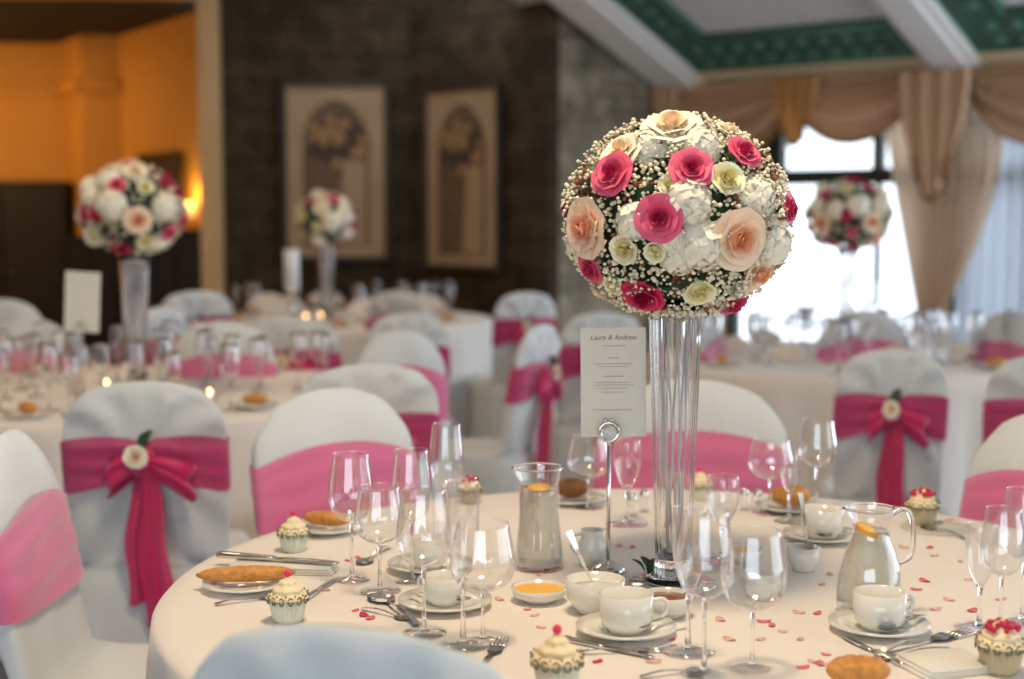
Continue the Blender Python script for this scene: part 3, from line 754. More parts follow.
chair(368, 364, 14, 'b1', 'blue-grey covered chair back just behind the left cream chair')
chair(400, 330, -165, 'f1', 'cream covered chair with pink sash standing before the white cloth', .80)
chair(541, 324, 64, 'b0', 'covered chair seen side on with a long magenta bow, left of the menu card', .85)
chair(526, 292, 15, 'b1', 'white covered chair behind the side-on chair', .85)
chair(692, 379, 172, 'f1', 'cream covered chair with pink sash directly behind the tall vase', 1.18)
chair(893, 349, -8, 'b1', 'covered chair with pink bow facing the window table', .84)
chair(1062, 412, 128, 'f0', 'cream covered chair with pink sash cut by the right edge')
chair(1058, 354, -20, 'b0', 'grey covered chair with magenta sash at the right edge, behind the cream one')
chair(603, 312, 5, 'b1', 'pale lilac chair back behind the menu card', .9)
chair(28, 318, 172, 'f0', 'beige covered chair at the far side of the left table, left edge of the picture')
chair(2, 299, 190, 'f1', 'brownish chair top at the left edge by the dark cabinet')
chair(222, 321, -170, 'f0', 'beige covered chair right of the left tall vase')
chair(160, 307, 65, 'b1', 'grey covered chair between the left vase and the far table')
chair(196, 291, 25, 'b0', 'distant grey covered chair below the oak post')
chair(408, 313, 4, 'b1', 'grey covered chair back in front of the far table, right one', .85)
chair(290, 316, -12, 'b0', 'grey covered chair back in front of the far table, left one')
chair(396, 291, -25, 'f0', 'white covered chair at the right side of the far table')
chair(1012, 312, 120, 'f1', 'shaded covered chair with pink sash at the right of the window table')
chair(705, 308, -110, 'f0', 'shaded covered chair at the left of the window table')
chair(864, 310, 178, 'f1', 'shaded covered chair beyond the window table, under the curtain')

# ------------------------------------------------------------------ glassware
def glass_profile(kind):
    if kind == 'wine': H, rb, pts = 1, None, [(.021, .46), (.10, .485), (.165, .54), (.200, .62), (.207, .70), (.195, .80), (.178, .90), (.165, 1.0)]
    elif kind == 'goblet': pts = [(.021, .42), (.12, .445), (.21, .51), (.255, .60), (.262, .70), (.245, .80), (.225, .90), (.205, 1.0)]
    else: pts = [(.018, .40), (.04, .44), (.075, .54), (.098, .66), (.108, .78), (.106, .90), (.10, 1.0)]
    return pts
def smooth_prof(p, n=3):
    out = []
    for i in range(len(p) - 1):
        p0 = p[max(0, i - 1)]; p1 = p[i]; p2 = p[i + 1]; p3 = p[min(len(p) - 1, i + 2)]
        for k in range(n):
            t = k / n; f = lambda a, b, c, d: .5 * (2 * b + (c - a) * t + (2 * a - 5 * b + 4 * c - d) * t * t + (3 * b - a - 3 * c + d) * t ** 3)
            out.append((f(p0[0], p1[0], p2[0], p3[0]), f(p0[1], p1[1], p2[1], p3[1])))
    out.append(p[-1]); return out
def make_glass(kind):
    """unit height; scaled on placement"""
    pts = smooth_prof(glass_profile(kind)); e = empty('champagne_flute' if kind == 'flute' else 'wine_glass', '', 'glass')
    inner = [(max(.001, r - .006), z + (.012 if i < 3 else 0)) for i, (r, z) in enumerate(pts)][::-1]
    body = [(.001, pts[0][1])] + pts + [(pts[-1][0] - .003, 1.004)] + inner + [(.001, inner[-1][1])]
    put('bowl', lathe(body, 48), e, mat=M['thin'])
    zb = pts[0][1]
    put('stem', lathe([(.001, .018), (.040, .022), (.021, .05), (.015, .12), (.013, .28), (.018, zb - .02), (.03, zb + .004), (.001, zb + .01)], 20), e, mat=M['glass'])
    put('foot', lathe([(.001, 0), (.165, 0), (.168, .006), (.09, .012), (.03, .022), (.001, .024)], 40), e, mat=M['thin'])
    return e
KG = {k: Kind(make_glass(k)) for k in ('wine', 'goblet', 'flute')}
WREF = {'wine': .414, 'goblet': .524, 'flute': .216}
def glass(px, py, top, wpx, kind, label, group=None):
    P = at_z(px, py, TZ); Hh = (py - 3 - top) / F * P.y * .99; Wd = wpx / F * P.y; s = Wd / WREF[kind]
    KG[kind].place((P.x, P.y, TZ + .001), 0, label, group, (s, s, Hh))
for g in [
    (352, 580, 446, 47, 'wine', 'tall wine glass furthest left on the nearest table'),
    (380, 592, 479, 52, 'wine', 'wine glass just right of the furthest left one'),
    (412, 582, 442, 43, 'wine', 'tall wine glass behind the cluster, before the cream chair'),
    (447, 545, 417, 36, 'wine', 'slim tall wine glass at the back of the left cluster'),
    (424, 634, 480, 56, 'wine', 'large wine glass in front of the left white cup'),
    (483, 641, 515, 68, 'goblet', 'round wide goblet nearest the lemonade carafe'),
    (463, 646, 470, 34, 'flute', 'champagne flute beside the wide goblet'),
    (752, 668, 521, 68, 'goblet', 'round wide goblet at the bottom, right of the tall vase'),
    (704, 674, 500, 58, 'wine', 'wine glass nearest the bottom edge, in front of the vase'),
    (688, 652, 498, 36, 'flute', 'champagne flute in front of the tall vase'),
    (816, 507, 415, 40, 'wine', 'tall wine glass behind the small bread roll'),
    (770, 513, 434, 46, 'wine', 'rounded wine glass left of the small bread roll'),
    (789, 522, 447, 20, 'flute', 'slim champagne flute before the small bread roll'),
    (589, 508, 431, 45, 'goblet', 'wine glass between carafe and menu stand'),
    (627, 524, 434, 28, 'flute', 'champagne flute right of the menu stand'),
    (979, 628, 516, 32, 'flute', 'champagne flute furthest left of the right edge glasses'),
    (1000, 634, 500, 44, 'wine', 'wine glass in the middle of the right edge glasses'),
    (1022, 622, 481, 48, 'wine', 'tallest wine glass, cut by the right edge'),
    (722, 560, 470, 34, 'flute', 'champagne flute standing just behind the large goblet')]: glass(*g)
# far glasses: one mesh each
def far_glass_mb(kind):
    pts = smooth_prof(glass_profile(kind), 2); return lathe([(.001, 0), (.16, 0), (.16, .01), (.02, .03), (.015, .3)] + pts + [(r - .01, z + .004) for r, z in pts[::-1]] + [(.001, pts[0][1] + .01)], 20)
FG = {k: far_glass_mb(k)  .mesh('wine_glass', M['glass']) for k in ('wine', 'flute')}
def far_things(c, n, label, group, seed, near=True, avoid=.12):
    rn = random.Random(seed); pos = []
    t = 0
    while len(pos) < n and t < 3000:
        t += 1; r = rn.uniform(.2, .72); a = rn.random() * 2 * PI; p = Vector((c.x + r * math.cos(a), c.y + r * math.sin(a)))
        if any((p - q).length < avoid for q in pos): continue
        pos.append(p)
    for k, p in enumerate(pos):
        kd = 'flute' if k % 3 == 2 else 'wine'; h = rn.uniform(.19, .23); s = .17 if kd == 'wine' else .2
        o = put('wine_glass', FG[kd], None, (p.x, p.y, TZ + .001), scale=(s, s, h)); props(o, label, 'glass', group)
    return pos
far_things(TL, 36, 'clear glass on the crowded left table', 'glasses on the left table', 1, avoid=.1)
far_things(TRt, 44, 'clear glass on the table by the window', 'glasses on the window table', 2, avoid=.088)
far_things(TM, 22, 'clear glass on the far table by the stone wall', 'glasses on the far table', 3)

# ------------------------------------------------------------------ things on the nearest table
def plate_mb(r): return lathe([(.001, 0), (r * .55, 0), (r * .62, .004), (r, .012), (r, .015), (r * .6, .008), (r * .55, .004), (.001, .004)], 48)
def make_cup(r=.040, h=.056):
    e = empty('tea_cup', '', 'cup')
    put('cup_body', lathe([(.001, 0), (r * .70, 0), (r * .72, .004), (r * .90, .010), (r * .97, .02), (r * .99, h * .5), (r, h), (r - .003, h), (r * .93, h * .5), (r * .86, .02), (.001, .012)], 40), e, mat=M['porcelain'])
    put('handle', tube(curve3([(r * .95, 0, h * .78), (r + .016, 0, h * .8), (r + .022, 0, h * .55), (r + .012, 0, h * .3), (r * .9, 0, h * .24)]), .0034, 10), e, mat=M['porcelain'])
    return e
KC = Kind(make_cup())
o = empty('saucer', '', 'saucer'); put('saucer_dish', plate_mb(.078), o, mat=M['porcelain']); KS = Kind(o)
def cup(px, py, s, rz, label, sl, spx=0, spy=0):
    P = at_z(px, py, TZ); q = TZ + .001
    if sl: KS.place((P.x, P.y, q), 0, sl, scale=1.0); q += .0055
    KC.place((P.x + spx, P.y + spy, q), rz, label, scale=s)
cup(445, 607, .86, 2.6, 'white cup on a saucer behind the large left wine glass', 'saucer under the white cup among the left glasses')
cup(626, 634, 1.05, 0.1, 'white tea cup with handle to the right, below the menu stand', 'saucer under the front middle tea cup')
cup(879, 631, 1.02, .4, 'white tea cup in front of the right water jug', 'saucer under the cup by the right jug')
cup(822, 540, 1.05, .6, 'white cup between the jug and the small bread roll', 'saucer under the cup left of the jug')
cup(430, 570, .8, 1, 'white cup partly hidden behind the left wine glasses', 'saucer half hidden behind the left glasses')
P = at_z(762, 598, TZ); KC.place((P.x, P.y, TZ + .001), 1, 'white cup seen through the large right goblet', scale=(.8, .8, .8))
# bowls
def bowl(px, py, r, h, label, fill=None, fillname='filling', cat='bowl', name='sugar_bowl'):
    P = at_z(px, py, TZ); e = empty(name, label, cat, (P.x, P.y, TZ + .001))
    put('bowl_body', lathe([(.001, 0), (r * .6, 0), (r * .65, .004), (r * .95, h * .45), (r, h), (r - .003, h), (r * .9, h * .45), (r * .6, .008), (.001, .007)], 40), e, mat=M['porcelain'])
    if fill: put(fillname, lathe([(r * .93, h * .80), (r * .6, h * .86), (.001, h * .92)], 30), e, mat=fill)
    return P
B1 = bowl(595, 612, .049, .055, 'white sugar bowl with a spoon standing in it', M['porcelain'], 'sugar')
bowl(667, 616, .042, .036, 'small white dish with brown sauce near the vase foot', M['coffee'], 'sauce', 'dish', 'sauce_dish')
bowl(539, 601, .047, .024, 'shallow white dish of orange butter below the carafe', M['butter'], 'butter', 'dish', 'butter_dish')
bowl(744, 562, .036, .026, 'shallow white dish of orange butter behind the large goblet', M['butter'], 'butter', 'dish', 'butter_dish')
B2 = bowl(803, 571, .030, .045, 'small white pot with a spoon left of the water jug', M['porcelain'], 'sugar')
# milk jug
P = at_z(592, 566, TZ); e = empty('milk_jug', 'small white milk jug beside the lemonade carafe', 'jug', (P.x, P.y, TZ + .001))
put('jug_body', lathe([(.001, 0), (.022, 0), (.028, .02), (.026, .04), (.018, .058), (.021, .068), (.019, .068), (.016, .057), (.024, .04), (.001, .005)], 32, lambda r, z, a: r * (1 + (.25 * max(0, math.cos(a)) ** 8 if z > .06 else 0))), e, mat=M['porcelain'])
put('handle', tube([(-.018, 0, .06), (-.036, 0, .055), (-.038, 0, .035), (-.026, 0, .02)], .003, 8), e, mat=M['porcelain'])
# cutlery
def spoon_mb(L=.14, w=.015):
    def fn(u, v):
        t = u; 
        if t < .3: k = t / .3; wd = w * math.sin(PI * (.06 + .94 * k) * .93) ** .6; z = -.006 * math.sin(PI * k) * (1 - (2 * v - 1) ** 2) + .003
        else: k = (t - .3) / .7; wd = .0022 + .0035 * k ** 2; z = .003 + .006 * math.sin(PI * k)
        return ((v - .5) * 2 * wd, L * (1 - t), z + .001)
    top = grid(fn, 36, 8); bot = MB().add(top, Matrix.Translation((0, 0, -.0012))); m = MB().add(top); m.add(bot); return m
def fork_mb(L=.19):
    def fn(u, v):
        if u < .22: k = u / .22; wd = .012 * (1 - .15 * (1 - k)); z = .004 * math.sin(k * PI)
        elif u < .32: k = (u - .22) / .1; wd = .0116 - .009 * k; z = .002
        else: k = (u - .32) / .68; wd = .0026 + .004 * k ** 2; z = .002 + .006 * math.sin(PI * k)
        return ((v - .5) * 2 * wd, (L - .045) * (1 - u), z + .002)
    top = grid(fn, 36, 6); m = MB().add(top); m.add(top, Matrix.Translation((0, 0, -.0014)))
    for k in range(4): x = (k - 1.5) * .0062; m.add(tube([(x, L - .048, .003), (x, L - .02, .0005 + .002), (x * .95, L, .006)], [.0018, .0016, .0007], 6))
    return m
def knife_parts(L=.21):
    h = loft([[(sx * a, y, .004 + sz * b) for sx, sz in ((-1, -1), (1, -1), (1, 1), (-1, 1))] for y, a, b in ((0, .006, .003), (.01, .008, .004), (.09, .0055, .003), (.1, .0045, .0022))])
    bl = loft([[(-a, y, .003), (a2, y, .0025), (a2, y, .004), (-a, y, .0045)] for y, a, a2 in ((.098, .004, .004), (.12, .009, .006), (.17, .010, .006), (.20, .006, .006), (.21, .001, .005))])
    return h, bl
KSp = Kind(props(put('teaspoon', spoon_mb(), mat=M['silver']), '', 'spoon'))
KDs = Kind(props(put('dessert_spoon', spoon_mb(.18, .020), mat=M['silver']), '', 'spoon'))
KFo = Kind(props(put('dinner_fork', fork_mb(), mat=M['silver']), '', 'fork'))
o = empty('dinner_knife', '', 'knife'); h_, b_ = knife_parts(); put('handle', h_, o, mat=M['silver']); put('blade', b_, o, mat=M['silver']); KKn = Kind(o)
def lay(K, pa, pb, L0, label, z=.001, tilt=0):
    """lay a piece of cutlery from pixel pa (handle end) towards pixel pb (tip) on the cloth"""
    a = at_z(*pa, TZ); b = at_z(*pb, TZ); d = b - a; s = min(1.15, max(.75, d.length / L0))
    K.place((a.x, a.y, TZ + z), (tilt, 0, math.atan2(-d.x, d.y)), label, scale=s)
lay(KDs, (418, 628), (370, 592), .18, 'spoon lying in front of the left wine glasses')
lay(KSp, (362, 610), (405, 620), .14, 'teaspoon crossing the spoon below the left wine glasses')
lay(KSp, (390, 548), (360, 566), .14, 'teaspoon behind the furthest left wine glass')
lay(KFo, (215, 606), (268, 599), .19, 'fork lying in front of the golden baguette roll', .001)
lay(KKn, (300, 604), (328, 586), .21, 'knife between the front cupcake and the left glasses')
lay(KFo, (478, 676), (504, 640), .19, 'fork with pale tines at the foot of the wide left goblet')
lay(KKn, (560, 640), (655, 660), .21, 'knife lying below the front middle saucer')
lay(KFo, (575, 655), (650, 652), .19, 'fork lying below the front middle saucer')
lay(KSp, (690, 628), (630, 640), .14, 'teaspoon resting on the front middle saucer', .018)
lay(KSp, (410, 606), (462, 610), .14, 'teaspoon resting on the saucer among the left glasses', .018)
lay(KSp, (925, 628), (880, 642), .14, 'teaspoon resting on the saucer by the right jug', .018)
lay(KFo, (880, 655), (975, 632), .19, 'fork lying right of the front right saucer')
lay(KKn, (905, 668), (872, 652), .21, 'knife below the front right saucer')
lay(KDs, (950, 650), (880, 660), .18, 'spoon crossing the fork at the lower right')
lay(KDs, (965, 540), (937, 531), .18, 'spoon beside the red topped cupcake at the back right')
lay(KSp, (870, 548), (832, 545), .14, 'teaspoon on the saucer left of the jug', .018)
lay(KKn, (218, 565), (345, 574), .21, 'knife on the folded napkin behind the baguette roll', .016)
lay(KSp, (640, 679), (695, 672), .14, 'spoon at the bottom edge below the tall vase')
def standing(P, dx, dz, label):
    s = KSp.place((P.x + .02, P.y - .005, TZ + .03), (0, 0, 0), label, scale=.95)
    d = Vector((dx, 0, dz)).normalized(); # handle up: handle end is at local y=0, bowl at y=L
    s.rotation_euler = ((-d).to_track_quat('Y', 'Z').to_matrix() @ Matrix.Rotation(PI / 2 if abs((-d).to_track_quat('Y', 'Z').to_matrix().col[2].y) < .5 else 0, 3, 'Y')).to_euler(); s.location = Vector((P.x + .012, P.y, TZ + .012)) + d * .135
standing(B1, -.45, 1, 'teaspoon leaning upright in the sugar bowl')
standing(B2, -.15, 1, 'teaspoon standing in the small pot by the jug')
# bread
def roll_mb(L, r, seed, slash=True):
    rn = random.Random(seed); rings = []
    for i in range(25):
        t = i / 24; x = (t - .5) * L; rr = r * (max(.02, 1 - abs(2 * t - 1) ** 2.6)) ** .55; rg = []
        for k in range(20):
            a = 2 * PI * k / 20; q = rr * (1 + .06 * noise.noise(Vector((x * 30, math.cos(a) * 2, math.sin(a) * 2 + seed))))
            s = 1 - (.10 * max(0, math.sin(t * PI * 9)) ** 3 * max(0, math.sin(a)) if slash else 0)
            rg.append((x, q * math.cos(a) * 1.05, q * math.sin(a) * s * .85))
        rings.append(rg)
    return loft(rings)
def bread(px, py, L, r, rz, m, label, plate=None, seed=1, name='bread_roll', off=(0, 0)):
    P = at_z(px, py, TZ); z = TZ + .001
    if plate: o = empty('side_plate', plate, 'plate', (P.x + off[0], P.y + off[1], z)); put('plate_dish', plate_mb(.075), o, mat=M['porcelain']); z += .013
    o = put(name, roll_mb(L, r, seed), None, (P.x, P.y, z + r * .80), (0, 0, rz), mat=M[m]); props(o, label, 'bread')
bread(246, 589, .17, .0165, .12, 'crust', 'golden baguette roll on the front left plate', 'side plate under the golden baguette roll', 1)
bread(327, 532, .105, .018, -.3, 'crust', 'baguette roll behind the cupcakes before the cream chair', 'side plate under the baguette roll by the cream chair', 2)
bread(790, 511, .09, .026, .1, 'crust', 'small golden bread roll on a plate behind the right glasses', 'side plate under the small bread roll at the back', 3)
bread(572, 503, .075, .026, .2, 'crustd', 'dark brown bread roll behind the carafe', 'side plate under the dark bread roll', 4)
bread(858, 684, .09, .024, .05, 'crust', 'crusty bread roll cut off by the bottom edge', None, 5)
# napkins
def napkin(px, py, W, D, rz, label):
    P = at_z(px, py, TZ)
    m = MB()
    for k in range(3): m.add(box(-W / 2 + .004 * k, W / 2 - .003 * k, -D / 2, D / 2 - .002 * k, .0045 * k, .0045 * k + .004, .0018))
    props(put('napkin', m, None, (P.x, P.y, TZ + .001), (0, 0, rz), mat=M['card'], smooth=True), label, 'napkin')
napkin(282, 571, .20, .06, -.10, 'folded white napkin behind the golden baguette roll')
napkin(945, 668, .12, .09, .3, 'folded napkin at the lower right under the spoon')
# cupcakes
def cupcake_parts(e, top, wr, fm):
    def fn(r, z, a): return r * (1 + (.035 * math.cos(22 * a) if 0.001 < z < .05 and r > .012 else 0))
    put('wrapper', lathe([(.001, 0), (.021, 0), (.0225, .004), (.030, .040), (.029, .040), (.022, .006), (.001, .005)], 88, fn), e, mat=wr)
    lc = MB()
    for k in range(14):
        a = 2 * PI * k / 14; rr = .0312
        lc.add(tube([((rr + .001 * math.cos(t)) * math.cos(a + .13 * math.cos(t)), (rr) * math.sin(a + .13 * math.cos(t)), .036 + .006 * math.sin(t)) for t in [2 * PI * q / 10 for q in range(11)]], .0011, 5))
        lc.add(ball((rr * math.cos(a + .22), rr * math.sin(a + .22), .044), .0016, 6, 4))
    put('lace_border', lc, e, mat=M['lace'])
    prof = []
    for k in range(28): t = k / 27; prof.append((max(.0008, (.031 * (1 - t) ** .75) * (1 + .10 * math.sin(t * 6 * PI))), .036 + .034 * t))
    put('frosting', lathe(prof, 36, lambda r, z, a: r * (1 + .05 * math.sin(7 * a + z * 260))), e, mat=fm)
    if top == 'cherry': put('berry', ball((0, 0, .073), .0058, 14, 10), e, mat=M['pink'])
    else:
        m = MB(); rn = random.Random(3)
        for k in range(34): a = rn.random() * 2 * PI; r = .022 * rn.random() ** .6; m.add(ball((r * math.cos(a), r * math.sin(a), .060 - r * .45 + .008), rn.uniform(.0025, .005), 7, 5))
        put('sugar_petals', m, e, mat=M['redp'])
e = empty('cupcake', '', 'cupcake'); cupcake_parts(e, 'cherry', M['wrapper'], M['frosting']); KCa = Kind(e)
e = empty('cupcake', '', 'cupcake'); cupcake_parts(e, 'sprinkle', M['wrapr'], M['frosting']); KCb = Kind(e)
for K, px, py, s, lab in [(KCa, 288, 621, 1.05, 'cupcake with cream frosting and berry beside the golden baguette roll'), (KCa, 294, 551, 1.0, 'cupcake with cream frosting near the cream chair at the back left'),
                          (KCa, 557, 690, 1.15, 'cupcake with a pink berry at the bottom edge, left of centre'), (KCb, 1000, 672, 1.1, 'cupcake topped with red petals at the lower right corner'),
                          (KCb, 922, 524, 1.1, 'cupcake topped with red petals behind the right jug'), (KCa, 700, 500, .95, 'small cupcake behind the tall vase'), (KCb, 470, 503, .9, 'cupcake with pink top behind the left glasses')]:
    P = at_z(px, py, TZ); K.place((P.x, P.y, TZ + .001), R.random() * 3, lab, scale=s)
P = at_z(922, 527, TZ); o = empty('side_plate', 'side plate beneath the red topped cupcake at the back right', 'plate', (P.x + .03, P.y - .01, TZ + .0)); put('plate_dish', plate_mb(.075), o, mat=M['porcelain'], scale=(1, 1, .1))

# carafe and jug
def vessel(name, px, py, top, rb, rn_, rt, label, handle):
    P = at_z(px, py, TZ); H = (py - 3 - top) / F * P.y; e = empty(name, label, 'jug', (P.x, P.y, TZ + .001))
    out = smooth_prof([(rb * .95, 0), (rb, .04 * H), (rb * .97, .2 * H), (rb * .86, .45 * H), (rn_ * 1.04, .72 * H), (rn_, .84 * H), (rt * .96, .95 * H), (rt, H)], 3)
    inn = [(max(.001, r - .0028), max(.008, z)) for r, z in out][::-1]
    def sp(r, z, a): return r * (1 + (.18 * max(0, math.cos(a - PI)) ** 10 * min(1, max(0, (z / H - .86) / .14)) if r > .01 else 0))
    put('glass_body', lathe([(.001, 0)] + out + inn + [(.001, .008)], 56, sp), e, mat=M['thin'])
    wp = [(r - .003, z) for r, z in out if .01 < z < .80 * H]
    put('lemonade', lathe([(.001, .009), (wp[0][0], .009)] + wp + [(wp[-1][0], .80 * H), (.001, .80 * H)], 48), e, mat=M['water'])
    if handle:
        put('handle', tube(curve3([(rt * .95, 0, H * .95), (rt + .014, 0, H * .99), (rt + .026, 0, H * .94), (rt + .032, 0, H * .8), (rt + .032, 0, H * .62), (rt + .026, 0, H * .52), (rb * .82, 0, H * .47)]), .0042, 12), e, mat=M['glass'])
    put('rim', tube([(rt * (1.02 + .18 * max(0, math.cos(a - PI)) ** 10) * math.cos(a), rt * 1.02 * math.sin(a), H) for a in [2 * PI * k / 48 for k in range(49)]], .0022, 8), e, mat=M['glass'])
    o = empty('orange_slice', 'orange slice floating in the %s' % ('right water jug' if handle else 'lemonade carafe'), 'fruit', (P.x - (.008 if handle else 0), P.y - rn_ * .35, TZ + H * .80), rot=(.25, .35 if handle else 0, 0))
    put('flesh', lathe([(.001, 0), (.019, 0), (.019, .004), (.001, .004)], 30), o, mat=M['lemon']); put('rind', lathe([(.019, -.0003), (.0215, 0), (.0215, .004), (.019, .0043)], 30), o, mat=M['rind'])
vessel('lemonade_carafe', 539, 568, 462, .046, .036, .041, 'clear carafe of cloudy lemonade left of the menu card', False)
vessel('water_jug', 869, 612, 502, .056, .030, .037, 'clear handled jug of lemonade at the right', True)

# menu card on its stand
P = at_z(608, 572, TZ); e = empty('card_holder', 'silver card holder with a ring clip and round base', 'card holder', (P.x, P.y, TZ + .001))
hz = 1.40 - (445 - 213) / F * P.y - TZ
put('base', lathe([(.001, 0), (.031, 0), (.032, .004), (.028, .010), (.012, .018), (.005, .022), (.001, .022)], 40), e, mat=M['silver'])
put('rod', tube([(0, 0, .02), (0, 0, hz)], .0036, 12), e, mat=M['silver'])
rg = tube([(.017 * math.cos(a), 0, hz + .020 + .017 * math.sin(a)) for a in [2 * PI * k / 28 for k in range(29)]], .0035, 8)
put('ring_clip', rg, e, mat=M['silver'])
put('glass_heart', ball((0, -.003, hz + .018), .015, 16, 12, (1, .45, .95)), e, mat=M['glass'])
put('tip', ball((-.006, 0, hz + .042), .0035).add(ball((.006, 0, hz + .042), .0035)), e, mat=M['silver'])
yb = P.y + .012
def cp(px, py): return at_y(px, py, yb)
a, b, c_, d_ = cp(581, 437), cp(646, 433), cp(649, 324), cp(586, 328)
ex = (b - a); W = ex.length; ex.normalize(); ez = (d_ - a); Hh = ez.length; ez.normalize(); ey = ez.cross(ex).normalized()
CM4 = Matrix(((ex.x, ey.x, ez.x, a.x), (ex.y, ey.y, ez.y, a.y), (ex.z, ey.z, ez.z, a.z), (0, 0, 0, 1)))
e = empty('menu_card', 'ivory menu card with grey script in the silver holder', 'card'); e.matrix_world = CM4
put('card', box(0, W, -.0006, .0006, 0, Hh), e, mat=M['card'], smooth=False)
cu = bpy.data.curves.new('lettering', 'FONT'); cu.body = 'Laura & Andrew'; cu.size = .0125; cu.shear = .35; cu.align_x = 'CENTER'; cu.materials.append(M['ink']); cu.extrude = .0001
sgn = -1
tmp = bpy.data.objects.new('lettering_source', cu); me = bpy.data.meshes.new_from_object(tmp); bpy.data.objects.remove(tmp); o = bpy.data.objects.new('lettering', me); COL.objects.link(o); o.parent = e; o.location = (W / 2, sgn * .0009, Hh * .89); o.rotation_euler = (PI / 2, 0, 0)
sq = MB()
def squig(zf, x0, x1, s, amp=.0010):
    n = int((x1 - x0) * W / .0011); pts_ = []; rn = random.Random(int(zf * 1000))
    for k in range(n): pts_.append((W * x0 + k * .0011, sgn * .0009, Hh * zf + amp * (1 if k % 2 else -1) * rn.uniform(.4, 1)))
    sq.add(tube(pts_, s, 4))
squig(.835, .32, .70, .0003); squig(.725, .42, .60, .0004, .0014)
for z_, x0, x1 in ((.67, .22, .80), (.645, .28, .74), (.50, .22, .78), (.475, .2, .82), (.445, .25, .74), (.41, .3, .7), (.25, .18, .8)): squig(z_, x0, x1, .0003)
squig(.555, .36, .66, .0004, .0014)
put('small_print', sq, e, mat=M['ink'])
# dark sprig + foil at the vase foot
P = at_z(655, 580, TZ); m = MB(); rn = random.Random(4)
for k in range(7): m.add(leaf_mb(.035, .02), Matrix.Translation((rn.uniform(-.02, .02), rn.uniform(-.01, .01), .012)) @ Matrix.Rotation(rn.uniform(-1.6, 1.6), 4, 'Z') @ Matrix.Rotation(rn.uniform(.1, .9), 4, 'X'))
e = empty('leaf_sprig', 'dark green leaf sprig beside the foot of the tall vase', 'leaves', (P.x, P.y, TZ + .001)); put('leaf', m, e, mat=M['leaf'])
put('stem', tube([(-.02, 0, .006), (.02, .004, .012)], .002, 6), e, mat=M['leaf'])
P = at_z(672, 592, TZ)
o = put('mirror_plate', lathe([(.001, 0), (.076, 0), (.078, .002), (.076, .005), (.001, .005)], 64), None, (CB.x, CB.y, TZ + .0005), mat=M['silver']); props(o, 'round mirror plate under the tall vase', 'mirror')
for o in list(COL.objects):
    if o.name == 'flower_vase': o.location.z = TZ + .0058
# shakers behind the menu stand and beside cups
def shaker(px, py, label):
    P = at_z(px, py, TZ); e = empty('salt_shaker', label, 'shaker', (P.x, P.y, TZ + .001))
    put('shaker_body', lathe([(.001, 0), (.013, 0), (.014, .01), (.009, .035), (.001, .035)], 20), e, mat=M['thin']); put('cap', lathe([(.0095, .034), (.0095, .042), (.005, .048), (.001, .049)], 20), e, mat=M['silver'])
shaker(632, 516, 'small silver topped shaker left of the tall vase'); shaker(644, 512, 'small silver topped shaker touching the tall vase outline')
shaker(744, 510, 'silver topped shaker behind, right of the tall vase'); shaker(757, 511, 'silver topped shaker left of the back wine glasses')

# tealights with glowing flame
e = empty('tealight', '', 'candle'); put('holder', lathe([(.001, 0), (.022, 0), (.026, .03), (.024, .03), (.02, .004), (.001, .004)], 24), e, mat=M['thin'])
put('wax', lathe([(.001, .004), (.019, .004), (.019, .015), (.001, .015)], 20), e, mat=M['wax']); put('flame', ball((0, 0, .026), .004, 8, 8, (1, 1, 2.2)), e, mat=M['flame']); KT = Kind(e)
for px, py, lab in [(107, 392, 'tealight burning in the middle of the left table'), (306, 322, 'tealight burning on the far table below the small bouquet'), (321, 321, 'tealight on the far table, right of its twin'), (210, 402, 'tealight at the right of the left table')]:
    P = at_z(px, py, TZ); KT.place((P.x, P.y, TZ + .001), 0, lab, scale=1.3)
# candle on the far table
P = at_y(292, 300, 8.3); e = empty('pillar_candle', 'white pillar candle on a stick on the far table', 'candle', (P.x, 8.3, TZ + .001))
zc1 = at_y(292, 288, 8.3).z - TZ; zc2 = at_y(292, 250, 8.3).z - TZ
put('candlestick', lathe([(.001, 0), (.06, 0), (.06, .01), (.015, .03), (.012, zc1 - .03), (.045, zc1 - .01), (.045, zc1), (.001, zc1)], 24), e, mat=M['silver'])
put('wax', lathe([(.001, zc1), (.044, zc1), (.044, zc2 - .004), (.04, zc2), (.001, zc2 - .006)], 28), e, mat=M['wax']); put('wick', tube([(0, 0, zc2 - .006), (.002, 0, zc2 + .01)], .0015, 6), e, mat=M['dark'])
# card on the left table
P = at_z(80, 377, TZ); yb = 5.0; e = empty('card_holder', 'slim silver card holder on the left table', 'card holder', (at_y(81, 300, yb).x, yb, TZ + .001))
hz = at_y(81, 333, yb).z - TZ
put('base', lathe([(.001, 0), (.035, 0), (.035, .006), (.006, .014), (.001, .014)], 30), e, mat=M['silver']); put('rod', tube([(0, 0, .01), (0, 0, hz)], .005, 10), e, mat=M['silver'])
put('ring_clip', tube([(.018 * math.cos(t), -.002, hz + .018 + .018 * math.sin(t)) for t in [2 * PI * k / 20 for k in range(21)]], .0035, 8), e, mat=M['silver'])
a, b, d_ = at_y(64, 331, yb + .012), at_y(99, 331, yb + .012), at_y(69, 271, yb + .012); ex = b - a; W = ex.length; ex.normalize(); ez = d_ - a; Hh = ez.length; ez.normalize(); ey = ez.cross(ex).normalized()
e = empty('menu_card', 'cream menu card upright on the left table', 'card'); e.matrix_world = Matrix(((ex.x, ey.x, ez.x, a.x), (ex.y, ey.y, ez.y, a.y), (ex.z, ey.z, ez.z, a.z), (0, 0, 0, 1)))
put('card', box(0, W, -.001, .001, 0, Hh), e, mat=M['card'], smooth=False)
